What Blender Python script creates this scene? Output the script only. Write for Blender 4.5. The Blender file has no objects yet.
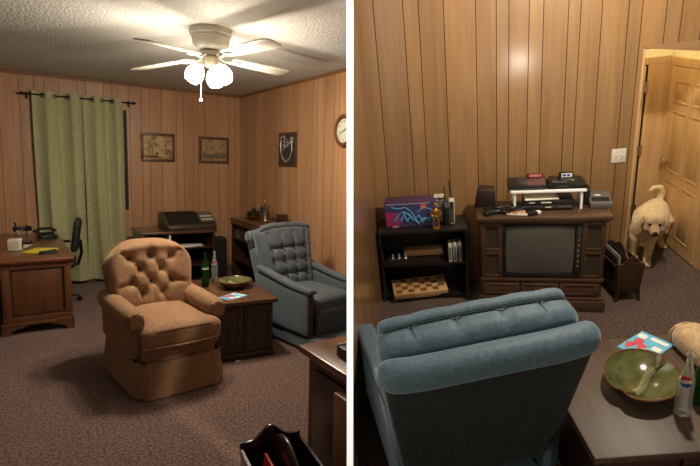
import bpy, bmesh, math, random
from mathutils import Vector, Matrix, Euler
PI = math.pi
R_ = math.radians
random.seed(7)
C = bpy.context.scene.collection
F = 500.0

# ------------------------------------------------------------------ frames
def cam_axes(yaw, pitch, roll):
    """room axes (right, depth, up) as columns in camera coordinates (x right, y down, z forward)"""
    y, p, r = R_(yaw), R_(pitch), R_(roll)
    Ry = Matrix(((math.cos(y), 0, math.sin(y)), (0, 1, 0), (-math.sin(y), 0, math.cos(y))))
    Rx = Matrix(((1, 0, 0), (0, math.cos(p), -math.sin(p)), (0, math.sin(p), math.cos(p))))
    Rz = Matrix(((math.cos(r), -math.sin(r), 0), (math.sin(r), math.cos(r), 0), (0, 0, 1)))
    M = Rz @ Rx @ Ry
    return Matrix(((M[0][0], M[0][2], -M[0][1]), (M[1][0], M[1][2], -M[1][1]), (M[2][0], M[2][2], -M[2][1])))
AL = cam_axes(-34.58869, 7.38439, 1.75412)
AR = cam_axes(9.41128, 21.69294, -6.85703)
CL = Vector((0, 0, 1.6)); CR = Vector((0, 0, 2.1))
M_LEFT = Matrix.Identity(4)
M_RIGHT = Matrix.Translation(CL) @ (AL.transposed() @ AR).to_4x4() @ Matrix.Translation(-CR)
CAMX = Vector(AL[0]); CAMY = Vector(AL[1]); CAMZ = Vector(AL[2])
ROOM = M_LEFT

# ------------------------------------------------------------------ materials
def newmat(name):
    m = bpy.data.materials.new(name); m.use_nodes = True
    nt = m.node_tree; return m, nt, nt.nodes['Principled BSDF']
def lin(c):
    return tuple(((x/255)/12.92 if x/255 <= .04045 else ((x/255+.055)/1.055)**2.4) for x in c)+(1,)
def N(nt, t, **kw):
    n = nt.nodes.new(t)
    for k, v in kw.items():
        if k in n.inputs: n.inputs[k].default_value = v
        else: setattr(n, k, v)
    return n
def coords(nt, scale=(1, 1, 1)):
    tc = N(nt, 'ShaderNodeTexCoord'); mp = N(nt, 'ShaderNodeMapping'); mp.inputs['Scale'].default_value = scale
    nt.links.new(tc.outputs['Object'], mp.inputs['Vector']); return mp.outputs['Vector']
def mixcol(nt, fac, a, b, blend='MIX'):
    m = N(nt, 'ShaderNodeMix', data_type='RGBA', blend_type=blend)
    for s, v in ((0, fac), (6, a), (7, b)):
        if hasattr(v, 'is_output'): nt.links.new(v, m.inputs[s])
        else: m.inputs[s].default_value = v
    return m.outputs[2]
def ramp(nt, src, stops):
    r = N(nt, 'ShaderNodeValToRGB'); e = r.color_ramp.elements
    while len(e) < len(stops): e.new(.5)
    for i, (p, c) in enumerate(stops): e[i].position = p; e[i].color = c
    nt.links.new(src, r.inputs[0]); return r.outputs[0]
def g(v): return (v, v, v, 1)
def bump(nt, b, src, strength, dist):
    bp = N(nt, 'ShaderNodeBump', Strength=strength, Distance=dist)
    nt.links.new(src, bp.inputs['Height']); nt.links.new(bp.outputs[0], b.inputs['Normal'])
def plain(name, c, rough=.5, metal=0., var=.0, scale=20, coat=0, bumps=0, spec=.5, emit=0):
    m, nt, b = newmat(name)
    b.inputs['Base Color'].default_value = lin(c)
    b.inputs['Roughness'].default_value = rough; b.inputs['Metallic'].default_value = metal
    b.inputs['Coat Weight'].default_value = coat; b.inputs['Specular IOR Level'].default_value = spec
    n = N(nt, 'ShaderNodeTexNoise', Scale=scale, Detail=4.); nt.links.new(coords(nt), n.inputs['Vector'])
    v = max(var, .04)
    col = ramp(nt, n.outputs[0], [(.3, tuple(x*(1-v) for x in lin(c)[:3])+(1,)), (.7, tuple(min(1, x*(1+v)) for x in lin(c)[:3])+(1,))])
    nt.links.new(col, b.inputs['Base Color'])
    if bumps: bump(nt, b, n.outputs[0], bumps, .01)
    if emit:
        b.inputs['Emission Color'].default_value = lin(c); b.inputs['Emission Strength'].default_value = emit
    return m
def wood(name, dark, light, rough=.4, scale=6, axis=2, coat=.1, coarse=1.0, tint=False, spec=.5):
    m, nt, b = newmat(name)
    s = [1, 1, 1]; s = [scale*3*coarse]*3; s[axis] = scale*.22
    n = N(nt, 'ShaderNodeTexNoise', Scale=1., Detail=6., Roughness=.62, Distortion=.6); nt.links.new(coords(nt, s), n.inputs['Vector'])
    s2 = [scale*22]*3; s2[axis] = scale*.7
    n2 = N(nt, 'ShaderNodeTexNoise', Scale=1., Detail=3.); nt.links.new(coords(nt, s2), n2.inputs['Vector'])
    col = ramp(nt, n.outputs[0], [(.28, lin(dark)), (.72, lin(light))])
    fine = ramp(nt, n2.outputs[0], [(.3, g(.78)), (.6, g(1))])
    col = mixcol(nt, .6, col, fine, 'MULTIPLY')
    if tint:
        a = N(nt, 'ShaderNodeAttribute', attribute_name='tint')
        col = mixcol(nt, 1., col, a.outputs['Color'], 'MULTIPLY')
    nt.links.new(col, b.inputs['Base Color'])
    b.inputs['Roughness'].default_value = rough; b.inputs['Coat Weight'].default_value = coat; b.inputs['Coat Roughness'].default_value = .165 if coat > .9 else .3
    b.inputs['Specular IOR Level'].default_value = spec
    bump(nt, b, n2.outputs[0], .08, .002)
    return m
def fabric(name, dark, light, rough=.85, scale=18, sheen=.3, fine=400, stint=None):
    m, nt, b = newmat(name)
    n = N(nt, 'ShaderNodeTexNoise', Scale=scale, Detail=5., Roughness=.65); nt.links.new(coords(nt), n.inputs['Vector'])
    n2 = N(nt, 'ShaderNodeTexNoise', Scale=fine, Detail=2.); nt.links.new(coords(nt), n2.inputs['Vector'])
    nt.links.new(ramp(nt, n.outputs[0], [(.34, lin(dark)), (.66, lin(light))]), b.inputs['Base Color'])
    b.inputs['Roughness'].default_value = rough; b.inputs['Sheen Weight'].default_value = sheen; b.inputs['Sheen Roughness'].default_value = .4
    if stint: b.inputs['Sheen Tint'].default_value = lin(stint)
    b.inputs['Specular IOR Level'].default_value = .25
    bump(nt, b, n2.outputs[0], .35, .002)
    return m
def carpet_mat(name, a, c):
    m, nt, b = newmat(name)
    v = coords(nt)
    n = N(nt, 'ShaderNodeTexNoise', Scale=62., Detail=7., Roughness=.9); nt.links.new(v, n.inputs['Vector'])
    n3 = N(nt, 'ShaderNodeTexNoise', Scale=3., Detail=4.); nt.links.new(v, n3.inputs['Vector'])
    col = ramp(nt, n.outputs[0], [(.43, lin(a)), (.57, lin(c))])
    col = mixcol(nt, .5, col, ramp(nt, n3.outputs[0], [(.3, g(.7)), (.7, g(1))]), 'MULTIPLY')
    nt.links.new(col, b.inputs['Base Color'])
    b.inputs['Roughness'].default_value = 1; b.inputs['Specular IOR Level'].default_value = .05
    b.inputs['Sheen Weight'].default_value = .15
    bump(nt, b, n.outputs[0], .5, .008)
    return m
def glass(name, c, rough=.03, density=None):
    m, nt, b = newmat(name)
    b.inputs['Base Color'].default_value = lin(c); b.inputs['Transmission Weight'].default_value = .9
    b.inputs['Roughness'].default_value = rough; b.inputs['IOR'].default_value = 1.45
    return m

M = {}
M['panel_l'] = wood('oak_veneer_panelling', (178, 130, 92), (206, 158, 114), .45, 3, 2, .15, tint=True)
M['panel_r'] = wood('walnut_veneer_panelling', (140, 104, 64), (168, 128, 82), .42, 3, 2, 1.0, tint=True)
M['panel_plain'] = wood('walnut_veneer_board', (136, 102, 66), (162, 126, 84), .5, 3, 0, .1)
M['groove'] = plain('stained_groove', (64, 38, 20), .7)
M['groove_l'] = plain('faint_groove', (116, 78, 50), .7)
M['trimwood'] = wood('ceiling_trim_wood', (128, 84, 50), (150, 102, 62), .5, 6, 0)
M['carpet_l'] = carpet_mat('brown_plush_carpet', (36, 25, 24), (152, 122, 112))
M['carpet_r'] = carpet_mat('taupe_plush_carpet', (44, 34, 31), (124, 104, 94))
M['ceiling'] = plain('textured_ceiling_paint', (206, 204, 196), .95, var=.12, scale=45, bumps=1.0, spec=.1)
M['cream'] = plain('cream_wall_paint', (232, 224, 190), .8)
M['white_paint'] = plain('white_gloss_paint', (252, 252, 250), .5)
M['pine'] = wood('golden_pine', (190, 150, 100), (214, 178, 128), .42, 5, 2, .2)
M['curtain'] = fabric('sage_green_curtain_cloth', (172, 174, 130), (192, 192, 148), .8, 30, .15)
M['black_metal'] = plain('black_metal', (26, 24, 24), .4, .6)
M['black_plastic'] = plain('black_plastic', (24, 23, 23), .35)
M['matte_black'] = plain('matte_black', (17, 15, 14), .6)
M['grey_plastic'] = plain('grey_plastic', (96, 90, 84), .45)
M['dark_grey'] = plain('charcoal_plastic', (52, 50, 48), .4)
M['chrome'] = plain('chrome', (205, 200, 190), .2, 1.)
M['brass'] = plain('aged_brass', (168, 132, 66), .3, .9)
M['gold'] = plain('polished_gold', (206, 160, 60), .25, .9)
M['white_plastic'] = plain('white_plastic', (222, 214, 198), .4)
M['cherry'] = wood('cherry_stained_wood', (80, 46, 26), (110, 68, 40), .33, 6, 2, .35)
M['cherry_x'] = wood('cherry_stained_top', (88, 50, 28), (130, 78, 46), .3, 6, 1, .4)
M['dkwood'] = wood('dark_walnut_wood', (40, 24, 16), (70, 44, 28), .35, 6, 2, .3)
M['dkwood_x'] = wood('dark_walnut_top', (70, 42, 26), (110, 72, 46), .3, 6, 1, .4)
M['mahog'] = wood('black_mahogany', (22, 12, 10), (44, 24, 18), .22, 6, 2, .6)
M['tvwood'] = wood('console_walnut', (64, 44, 30), (98, 70, 50), .4, 7, 0, .25)
M['tvwood_v'] = wood('console_walnut_upright', (60, 42, 28), (92, 66, 46), .4, 7, 2, .2)
M['shelfblk'] = plain('black_brown_laminate', (26, 19, 15), .5, var=.1)
M['laminate'] = wood('grey_walnut_laminate', (62, 48, 38), (98, 80, 66), .5, 7, 1, .0)
M['tan'] = fabric('tan_chenille', (128, 96, 70), (160, 124, 94), .9, 60, .35, 260, (240, 200, 150))
M['tan_dark'] = fabric('tan_chenille_welt', (96, 72, 54), (116, 88, 66), .9, 40, .3)
M['tan_light'] = fabric('light_tan_chenille', (176, 146, 108), (206, 176, 136), .9, 40, .3)
M['blue'] = fabric('blue_grey_velvet', (72, 77, 83), (92, 97, 102), .5, 50, .8, 300, (180, 205, 220))
M['blue_r'] = fabric('slate_blue_velvet', (74, 94, 108), (94, 116, 130), .55, 60, .8, 300, (190, 215, 230))
M['blue_dark'] = fabric('dark_blue_velvet_welt', (34, 42, 48), (50, 58, 64), .8, 20, .2)
M['blue_back'] = fabric('blue_grey_back_shaded', (34, 38, 38), (44, 48, 48), .85, 20, .15)  # shade on the recliner's unlit rear is put into this dark colour
M['paper'] = plain('paper', (236, 230, 214), .7)
M['yellow'] = plain('yellow_paper', (238, 216, 60), .7)
M['red'] = plain('red_print', (176, 40, 44), .5)
M['teal'] = plain('teal_tin', (60, 140, 160), .4)
M['green_glass'] = glass('green_bottle_glass', (40, 130, 50))
M['clear_glass'] = glass('clear_bottle_glass', (246, 250, 246))
M['frame'] = wood('picture_frame_wood', (70, 46, 32), (104, 72, 50), .4, 9, 2)
M['screen'] = plain('grey_picture_tube', (84, 82, 76), .15, spec=.7)
M['speakercloth'] = fabric('brown_speaker_cloth', (50, 40, 32), (66, 54, 42), .9, 60, .1)
M['fan'] = plain('fan_white_enamel', (226, 220, 204), .35)
M['fanblade'] = plain('fan_white_blade', (222, 216, 200), .5)
M['shade'] = plain('lit_frosted_glass', (255, 246, 226), .4, emit=9)
M['dogfur'] = fabric('yellow_dog_fur', (206, 176, 124), (238, 216, 172), .9, 14, .3, 150)
M['dogface'] = fabric('tan_dog_muzzle_fur', (176, 138, 100), (206, 170, 130), .9, 24, .2, 150)
M['dogear'] = fabric('golden_dog_ear_fur', (172, 128, 78), (200, 156, 104), .9, 24, .2, 150)
M['eye'] = plain('dark_glossy', (16, 12, 10), .1)

def art(name, cols, scale=3., dist=2.):
    m, nt, b = newmat(name)
    n = N(nt, 'ShaderNodeTexNoise', Scale=scale*4, Detail=5., Distortion=dist*.4); nt.links.new(coords(nt), n.inputs['Vector'])
    k = len(cols)
    nt.links.new(ramp(nt, n.outputs[0], [(.3+.4*i/(k-1), lin(c)) for i, c in enumerate(cols)]), b.inputs['Base Color'])
    b.inputs['Roughness'].default_value = .4
    return m
M['landscape'] = art('autumn_landscape_print', [(70, 54, 38), (150, 116, 74), (208, 174, 122), (120, 104, 68)])
M['landscape2'] = art('faded_landscape_print', [(110, 92, 66), (150, 124, 88), (186, 156, 112), (122, 104, 76)])
M['bowlgreen'] = art('green_glaze', [(52, 60, 34), (78, 84, 48), (98, 98, 58), (70, 62, 38)], 2., 1.)
M['bowlgreen'].node_tree.nodes['Principled BSDF'].inputs['Roughness'].default_value = .14
M['bowlgreen'].node_tree.nodes['Principled BSDF'].inputs['Coat Weight'].default_value = .6
M['rib'] = plain('pale_green_glaze', (196, 192, 150), .2)
M['bowlrim'] = plain('brown_glaze', (104, 66, 38), .2, coat=.5)
M['boxside'] = plain('purple_card', (78, 46, 80), .5)
M['magenta'] = plain('magenta_print', (160, 44, 100), .5)
M['navy'] = plain('navy_print', (60, 66, 112), .5)
M['cyan'] = plain('sky_blue_print', (84, 150, 196), .5)
M['skyprint'] = plain('bright_blue_print', (96, 180, 214), .4)
M['pinkprint'] = plain('pink_print', (206, 76, 96), .4)
M['orange'] = plain('orange_print', (216, 96, 50), .5)
M['lightwood'] = wood('light_maple', (182, 140, 92), (208, 168, 118), .4, 8, 0)
M['midwood'] = wood('inlaid_brown_wood', (118, 76, 44), (138, 92, 56), .4, 8, 0)
M['clockface'] = plain('cream_dial', (226, 224, 206), .4)
M['nail'] = plain('red_brown_trim', (74, 44, 38), .6)
M['window'] = plain('night_window_glass', (16, 18, 20), .08)

# ------------------------------------------------------------------ mesh builder
class B:
    def __init__(s): s.bm = bmesh.new()
    def _add(s, bm2, m=0, mat=None):
        if mat is not None: bmesh.ops.transform(bm2, matrix=mat, verts=bm2.verts)
        me = bpy.data.meshes.new('t'); 
        for f in bm2.faces: f.material_index = m
        bm2.to_mesh(me); bm2.free(); s.bm.from_mesh(me); bpy.data.meshes.remove(me); return s
    def box(s, c, d, bev=0, rot=None, m=0, seg=2):
        b = bmesh.new(); bmesh.ops.create_cube(b, size=1)
        bmesh.ops.scale(b, vec=d, verts=b.verts)
        if bev: bmesh.ops.bevel(b, geom=b.edges[:], offset=min(bev, min(d)*.49), segments=seg, profile=.5, affect='EDGES')
        T = Matrix.Translation(c)
        if rot is not None: T = T @ Euler(rot).to_matrix().to_4x4()
        return s._add(b, m, T)
    def bb(s, x0, x1, y0, y1, z0, z1, bev=0, m=0):
        return s.box(((x0+x1)/2, (y0+y1)/2, (z0+z1)/2), (abs(x1-x0), abs(y1-y0), abs(z1-z0)), bev, None, m)
    def cyl(s, p, q, r1, r2=None, n=16, m=0, caps=True):
        p, q = Vector(p), Vector(q); r2 = r1 if r2 is None else r2
        b = bmesh.new(); bmesh.ops.create_cone(b, cap_ends=caps, segments=n, radius1=max(r1, 1e-5), radius2=max(r2, 1e-5), depth=(q-p).length)
        T = Matrix.Translation((p+q)/2) @ (q-p).to_track_quat('Z', 'Y').to_matrix().to_4x4()
        return s._add(b, m, T)
    def lathe(s, prof, c=(0, 0, 0), n=28, m=0, rot=None):
        b = bmesh.new(); rings = []
        for r, z in prof:
            rings.append([b.verts.new((max(r, 1e-4)*math.cos(2*PI*i/n), max(r, 1e-4)*math.sin(2*PI*i/n), z)) for i in range(n)])
        for a, e in zip(rings, rings[1:]):
            for i in range(n): b.faces.new((a[i], a[(i+1) % n], e[(i+1) % n], e[i]))
        if prof[0][0] > .002: b.faces.new(rings[0][::-1])
        if prof[-1][0] > .002: b.faces.new(rings[-1])
        T = Matrix.Translation(c)
        if rot is not None: T = T @ (rot if isinstance(rot, Matrix) else Euler(rot).to_matrix().to_4x4())
        bmesh.ops.remove_doubles(b, verts=b.verts, dist=1e-6)
        return s._add(b, m, T)
    def tube(s, pts, r, n=8, m=0, closed=False, rr=None):
        pts = [Vector(p) for p in pts]; b = bmesh.new(); rings = []; k = len(pts); up = None
        for i, p in enumerate(pts):
            a = pts[i-1] if (i or closed) else p; e = pts[(i+1) % k] if (i < k-1 or closed) else p
            t = (e-a).normalized()
            if up is None: up = t.orthogonal().normalized()
            up = (up-t*up.dot(t)).normalized(); w = t.cross(up)
            q = rr[i] if rr else r
            rings.append([b.verts.new(p+up*q*math.cos(2*PI*j/n)+w*q*math.sin(2*PI*j/n)) for j in range(n)])
        for i in range(k if closed else k-1):
            a, e = rings[i], rings[(i+1) % k]
            for j in range(n): b.faces.new((a[j], a[(j+1) % n], e[(j+1) % n], e[j]))
        if not closed: b.faces.new(rings[0][::-1]); b.faces.new(rings[-1])
        return s._add(b, m)
    def prism(s, pts, a, e, plane='xz', bev=0, m=0, mat=None):
        """2-D outline pushed from a to e along the third axis"""
        b = bmesh.new()
        f = {'xz': lambda u, v, w: (u, w, v), 'xy': lambda u, v, w: (u, v, w), 'yz': lambda u, v, w: (w, u, v)}[plane]
        v0 = [b.verts.new(f(u, v, a)) for u, v in pts]; v1 = [b.verts.new(f(u, v, e)) for u, v in pts]
        k = len(pts); b.faces.new(v0); b.faces.new(v1[::-1])
        for i in range(k): b.faces.new((v0[i], v0[(i+1) % k], v1[(i+1) % k], v1[i]))
        bmesh.ops.recalc_face_normals(b, faces=b.faces)
        if bev: bmesh.ops.bevel(b, geom=b.edges[:], offset=bev, segments=2, profile=.5, affect='EDGES')
        return s._add(b, m, mat)
    def grid(s, fn, nu, nv, m=0, cu=False, cv=False):
        b = bmesh.new(); V = [[b.verts.new(fn(i/nu, j/nv)) for j in range(nv if cv else nv+1)] for i in range(nu if cu else nu+1)]
        for i in range(nu):
            for j in range(nv):
                a = V[i][j]; c = V[(i+1) % len(V)][j]; d = V[(i+1) % len(V)][(j+1) % len(V[0])]; e = V[i][(j+1) % len(V[0])]
                b.faces.new((a, c, d, e))
        return s._add(b, m)
    def ell(s, c, r, n=16, m=0, rot=None):
        b = bmesh.new(); bmesh.ops.create_uvsphere(b, u_segments=n, v_segments=max(6, n//2), radius=1)
        T = Matrix.Translation(c)
        if rot is not None: T = T @ Euler(rot).to_matrix().to_4x4()
        return s._add(b, m, T @ Matrix.Diagonal((*r, 1)))
    def rbox(s, c, d, r, n=12, fn=None, m=0, rot=None):
        """soft rounded box with an even mesh; fn bends each point (given in units of the half size too)"""
        b = bmesh.new(); bmesh.ops.create_cube(b, size=2)
        bmesh.ops.subdivide_edges(b, edges=b.edges[:], cuts=n, use_grid_fill=True)
        h = Vector(d)/2
        for v in b.verts:
            u = v.co.copy()
            w = Vector((math.sin(u[i]*PI/2)*.35+u[i]*.65 for i in range(3)))
            p = Vector((w[i]*h[i] for i in range(3)))
            inn = Vector((max(-(h[i]-r), min(h[i]-r, p[i])) for i in range(3)))
            q = p-inn
            if q.length > 1e-9: p = inn+q.normalized()*r
            if fn: p = Vector(fn(p, u))
            v.co = p
        T = Matrix.Translation(c)
        if rot is not None: T = T @ Euler(rot).to_matrix().to_4x4()
        return s._add(b, m, T)
    def clip(s, side):
        """cut along the divider wall's own plane, keep one side (side=-1 left, +1 right)"""
        inv = ROOM.inverted(); co = inv @ (CL + CAMX*side*.0061); no = (inv.to_3x3() @ CAMX)*side
        g_ = s.bm.verts[:]+s.bm.edges[:]+s.bm.faces[:]
        r = bmesh.ops.bisect_plane(s.bm, geom=g_, plane_co=co, plane_no=no, clear_inner=True, clear_outer=False)
        ed = [e for e in r['geom_cut'] if isinstance(e, bmesh.types.BMEdge)]
        if ed: bmesh.ops.holes_fill(s.bm, edges=ed, sides=0)
        return s
    def obj(s, name, mats, parent=None, angle=35, T=None, label=None):
        me = bpy.data.meshes.new(name)
        bmesh.ops.recalc_face_normals(s.bm, faces=s.bm.faces)
        s.bm.to_mesh(me); s.bm.free()
        for q in (mats if isinstance(mats, (list, tuple)) else [mats]): me.materials.append(q if not isinstance(q, str) else M[q])
        me.shade_smooth(); me.set_sharp_from_angle(angle=R_(angle))
        o = bpy.data.objects.new(name, me); C.objects.link(o)
        if parent is not None: o.parent = parent
        else: o.matrix_world = ROOM @ (T or Matrix.Identity(4))
        if label: o['label'] = label
        return o
def TR(loc, rz=0, rx=0, ry=0): return Matrix.Translation(loc) @ Euler((R_(rx), R_(ry), R_(rz))).to_matrix().to_4x4()
def tag(o, label, cat, group=None, kind=None):
    o['label'] = label; o['category'] = cat
    if group: o['group'] = group
    if kind: o['kind'] = kind
    return o
def thing(name, label, cat, loc, rz=0, group=None, rx=0, ry=0):
    o = bpy.data.objects.new(name, None); C.objects.link(o); o.empty_display_size = .05
    o.matrix_world = ROOM @ TR(loc, rz, rx, ry)
    return tag(o, label, cat, group)
def struct(b, name, mats, angle=20):
    o = b.obj(name, mats, None, angle); o['kind'] = 'structure'; return o
def text(s, size, T, mat, parent, name='lettering', ext=.0004, align='CENTER'):
    cu = bpy.data.curves.new('txt', 'FONT'); cu.body = s; cu.size = size; cu.extrude = ext; cu.align_x = align; cu.align_y = 'CENTER'
    to = bpy.data.objects.new('txt', cu); C.objects.link(to); bpy.context.view_layer.update()
    me = bpy.data.meshes.new_from_object(to.evaluated_get(bpy.context.evaluated_depsgraph_get())); bpy.data.objects.remove(to)
    me.transform(T); me.materials.clear(); me.materials.append(M[mat] if isinstance(mat, str) else mat)
    o = bpy.data.objects.new(name, me); C.objects.link(o); o.parent = parent; return o

# ------------------------------------------------------------------ panelled walls
def panel_wall(name, mat, p0, p1, z0, z1, grooves, nrm, side=None, holes=None, depth=.004):
    """grooved sheet panelling from p0 to p1 (xy); nrm = side the room is on; grooves = distances along; real V-grooves"""
    p0 = Vector((*p0, 0)); p1 = Vector((*p1, 0)); L = (p1-p0).length; d = (p1-p0)/L; nrm = Vector((*nrm, 0))
    b = bmesh.new(); lay = b.loops.layers.float_color.new('tint')
    gs = sorted(x for x in grooves if .02 < x < L-.02); w = .0028
    xs = [(0, 0)]
    for x in gs: xs += [(x-w, 0), (x-w*.5, depth), (x+w*.5, depth), (x+w, 0)]
    xs.append((L, 0))
    rnd = random.Random(name)
    k = 0; t = 1.
    for i in range(len(xs)-1):
        (a, da), (e, de) = xs[i], xs[i+1]
        q = [p0+d*a-nrm*da, p0+d*e-nrm*de]
        v = [b.verts.new((q[0].x, q[0].y, z0)), b.verts.new((q[1].x, q[1].y, z0)), b.verts.new((q[1].x, q[1].y, z1)), b.verts.new((q[0].x, q[0].y, z1))]
        f = b.faces.new(v); gr = (da or de); f.material_index = 1 if gr else 0
        if not gr: t = rnd.uniform(.86, 1.06); wr = rnd.uniform(.97, 1.03)
        for l in f.loops: l[lay] = (t*wr, t, t/wr, 1)
    # the board's own thickness, behind
    bk = [p0-nrm*.03, p1-nrm*.03]
    v = [b.verts.new((q.x, q.y, z)) for q, z in ((bk[0], z0), (bk[1], z0), (bk[1], z1), (bk[0], z1))]
    f = b.faces.new(v)
    for l in f.loops: l[lay] = (.8, .8, .8, 1)
    for e0, e1 in ((0, 0), (L, 1)):
        q = p0+d*e0; v = [b.verts.new((x.x, x.y, z)) for x, z in ((q, z0), (bk[e1], z0), (bk[e1], z1), (q, z1))]
        f = b.faces.new(v)
        for l in f.loops: l[lay] = (.9, .9, .9, 1)
    bmesh.ops.remove_doubles(b, verts=b.verts, dist=1e-5)
    bb_ = B(); bb_.bm.free(); bb_.bm = b
    if side: bb_.clip(side)
    return struct(bb_, name, [mat, 'groove_l' if mat == 'panel_l' else 'groove'], 10)
SHEET = [0, .10, .305, .405, .61, .76, .865, 1.02]
def sheet_grooves(L, off=0):
    out = []; x = off-1.22
    while x < L: out += [x+s for s in SHEET]; x += 1.22
    return [x for x in out if 0 < x < L]

# ================================================================== THE LEFT ROOM (fan and armchair)
ROOM = M_LEFT
XR, YB, HC = 2.95, 7.286, 2.62
panel_wall('wall_back', 'panel_l', (-3.2, YB), (XR, YB), 0, HC, sheet_grooves(6.2, .33), (0, -1))
panel_wall('wall_right', 'panel_l', (XR, YB), (XR, 4.16), 0, HC, sheet_grooves(3.2, .2), (-1, 0))
b = B(); b.bb(-3.2, XR+.03, -1.5, YB+.03, -.05, 0); b.clip(-1); struct(b, 'floor', 'carpet_l')
b = B(); b.bb(-3.2, XR+.03, 1.2, YB+.03, HC, HC+.05); b.clip(-1); struct(b, 'ceiling', 'ceiling')
b = B(); b.bb(-3.2, XR, YB-.014, YB-.002, HC-.035, HC-.001, .003); struct(b, 'trim_1', 'trimwood')
b = B(); b.bb(XR-.014, XR-.002, 4.16, YB-.014, HC-.035, HC-.001, .003); struct(b, 'trim_2', 'trimwood')
b = B(); b.bb(-3.2, XR-.02, YB-.016, YB-.002, .001, .07, .003); struct(b, 'baseboard_back', 'trimwood')
b = B(); b.bb(XR-.016, XR-.002, 4.16, YB-.02, .001, .07, .003); struct(b, 'baseboard_right', 'trimwood')
# window behind the curtains
b = B()
b.bb(.36, 1.36, YB-.02, YB-.002, .95, 1.0, .004); b.bb(.36, 1.36, YB-.02, YB-.002, 2.22, 2.27, .004)
b.bb(.36, .41, YB-.02, YB-.002, 1.0, 2.22, .004); b.bb(1.325, 1.36, YB-.03, YB-.002, 1.0, 2.22, .004); b.bb(.84, .87, YB-.018, YB-.002, 1.0, 2.22)
b.bb(.41, 1.325, YB-.008, YB-.004, 1.0, 2.22, m=1)
struct(b, 'window_1', ['matte_black', 'window'])
# curtain rod
t = thing('curtain_rod', 'thin black curtain rod with end finials above the window', 'curtain rod', (.82, YB-.1, 2.36))
B().cyl((-.6, 0, 0), (.6, 0, 0), .009, n=12).obj('pole', 'black_metal', t)
for s in (-1, 1):
    B().lathe([(.009, 0), (.018, .008), (.02, .02), (.012, .035), (.004, .045)], (s*.6, 0, 0), 14, 0, (0, s*PI/2, 0)).obj('finial', 'black_metal', t)
for s in (-.57, .57):
    b = B(); b.bb(s-.008, s+.008, -.01, .098, -.012, -.004); b.bb(s-.014, s+.014, .09, .098, -.05, .03); b.obj('bracket', 'black_metal', t)
def curtain(x0, x1, nf, label, ph):
    t = thing('curtain', label, 'curtain', ((x0+x1)/2, YB-.1, .05), group='green grommet curtains')
    w = x1-x0; H = 2.355
    def fn(u, v, off=0):
        z = v*H; a = u*nf*2*PI+ph
        amp = .038+.02*(1-v)+.006*math.sin(7*u+3*v)
        x = -w/2+w*u+.014*math.sin(a*2+v*2)*(1-v*.6)+.01*math.sin(v*5+u*9)*(1-v)
        y = amp*math.sin(a)+.012*math.sin(a*2.3+v*4)*(1-v)
        return (x, y+off, z)
    b = B(); b.grid(fn, nf*26, 26); b.grid(lambda u, v: fn(u, v, .0035), nf*26, 26)
    b.obj('cloth', 'curtain', t, 80)
    for i in range(nf*2):
        u = (i*PI+PI*.0-ph)/(nf*2*PI)
        if 0.02 < u < .98:
            b = B(); pts = [(-w/2+w*u+.022*math.cos(q), 0, H-.05+.022*math.sin(q)) for q in [2*PI*k/14 for k in range(14)]]
            pts = [(p[0], .022*math.cos(2*PI*k/14)*1.0*(1 if i % 2 == 0 else -1), p[2]) for k, p in enumerate(pts)]
            b.tube(pts, .006, 6, closed=True); b.obj('grommet', 'black_metal', t)
curtain(.30, .83, 2, 'sage green curtain panel at the left half of the rod, beside the desk', .6)
curtain(.83, 1.30, 2, 'sage green curtain panel at the right half of the rod, nearer the framed prints', .2)

# framed prints on the back wall
def picture(x0, x1, z0, z1, mat, label, fm='frame'):
    w, h = x1-x0, z1-z0
    t = thing('framed_picture', label, 'picture', ((x0+x1)/2, YB-.002, z0))
    fw = .035
    b = B()
    for (a, e, c, d) in ((-w/2, w/2, 0, fw), (-w/2, w/2, h-fw, h), (-w/2, -w/2+fw, fw, h-fw), (w/2-fw, w/2, fw, h-fw)): b.bb(a, e, -.025, 0, c, d, .005)
    b.obj('frame', fm, t)
    b = B()
    for (a, e, c, d) in ((-w/2+fw, w/2-fw, fw, fw+.008), (-w/2+fw, w/2-fw, h-fw-.008, h-fw), (-w/2+fw, -w/2+fw+.008, fw, h-fw), (w/2-fw-.008, w/2-fw, fw, h-fw)): b.bb(a, e, -.019, -.004, c, d)
    b.obj('liner', 'brass', t)
    B().bb(-w/2+fw+.008, w/2-fw-.008, -.01, -.003, fw+.008, h-fw-.008).obj('canvas', mat, t)
    return t, w, h
p, w, h = picture(1.53, 1.98, 1.61, 1.995, 'landscape', 'framed autumn landscape print beside the curtain, darker of the two')
b = B()
for x, hh in ((-.13, .2), (-.1, .24), (-.075, .17), (.1, .19)): b.tube([(x, -.011, .06), (x+.006, -.011, .06+hh*.5), (x-.004, -.011, .06+hh)], .004, 5)
b.bb(-.17, .17, -.012, -.0101, .055, .075); b.obj('painted_trees', plain('painted_bark', (48, 34, 24), .5), p)
b = B(); b.prism([(-.02, .08), (.09, .055), (.15, .07), (.06, .12), (.0, .16), (-.03, .15), (.02, .11)], -.0125, -.0102); b.obj('painted_path', plain('painted_light', (206, 172, 112), .5), p)
p, w, h = picture(2.32, 2.77, 1.61, 1.99, 'landscape2', 'framed pale landscape print near the room corner, above the stereo')
b = B(); b.prism([(-.17, .07), (.17, .07), (.17, .12), (.05, .15), (-.06, .13), (-.17, .16)], -.0125, -.0102); b.obj('painted_hills', plain('painted_haze', (112, 98, 74), .5), p)
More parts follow.
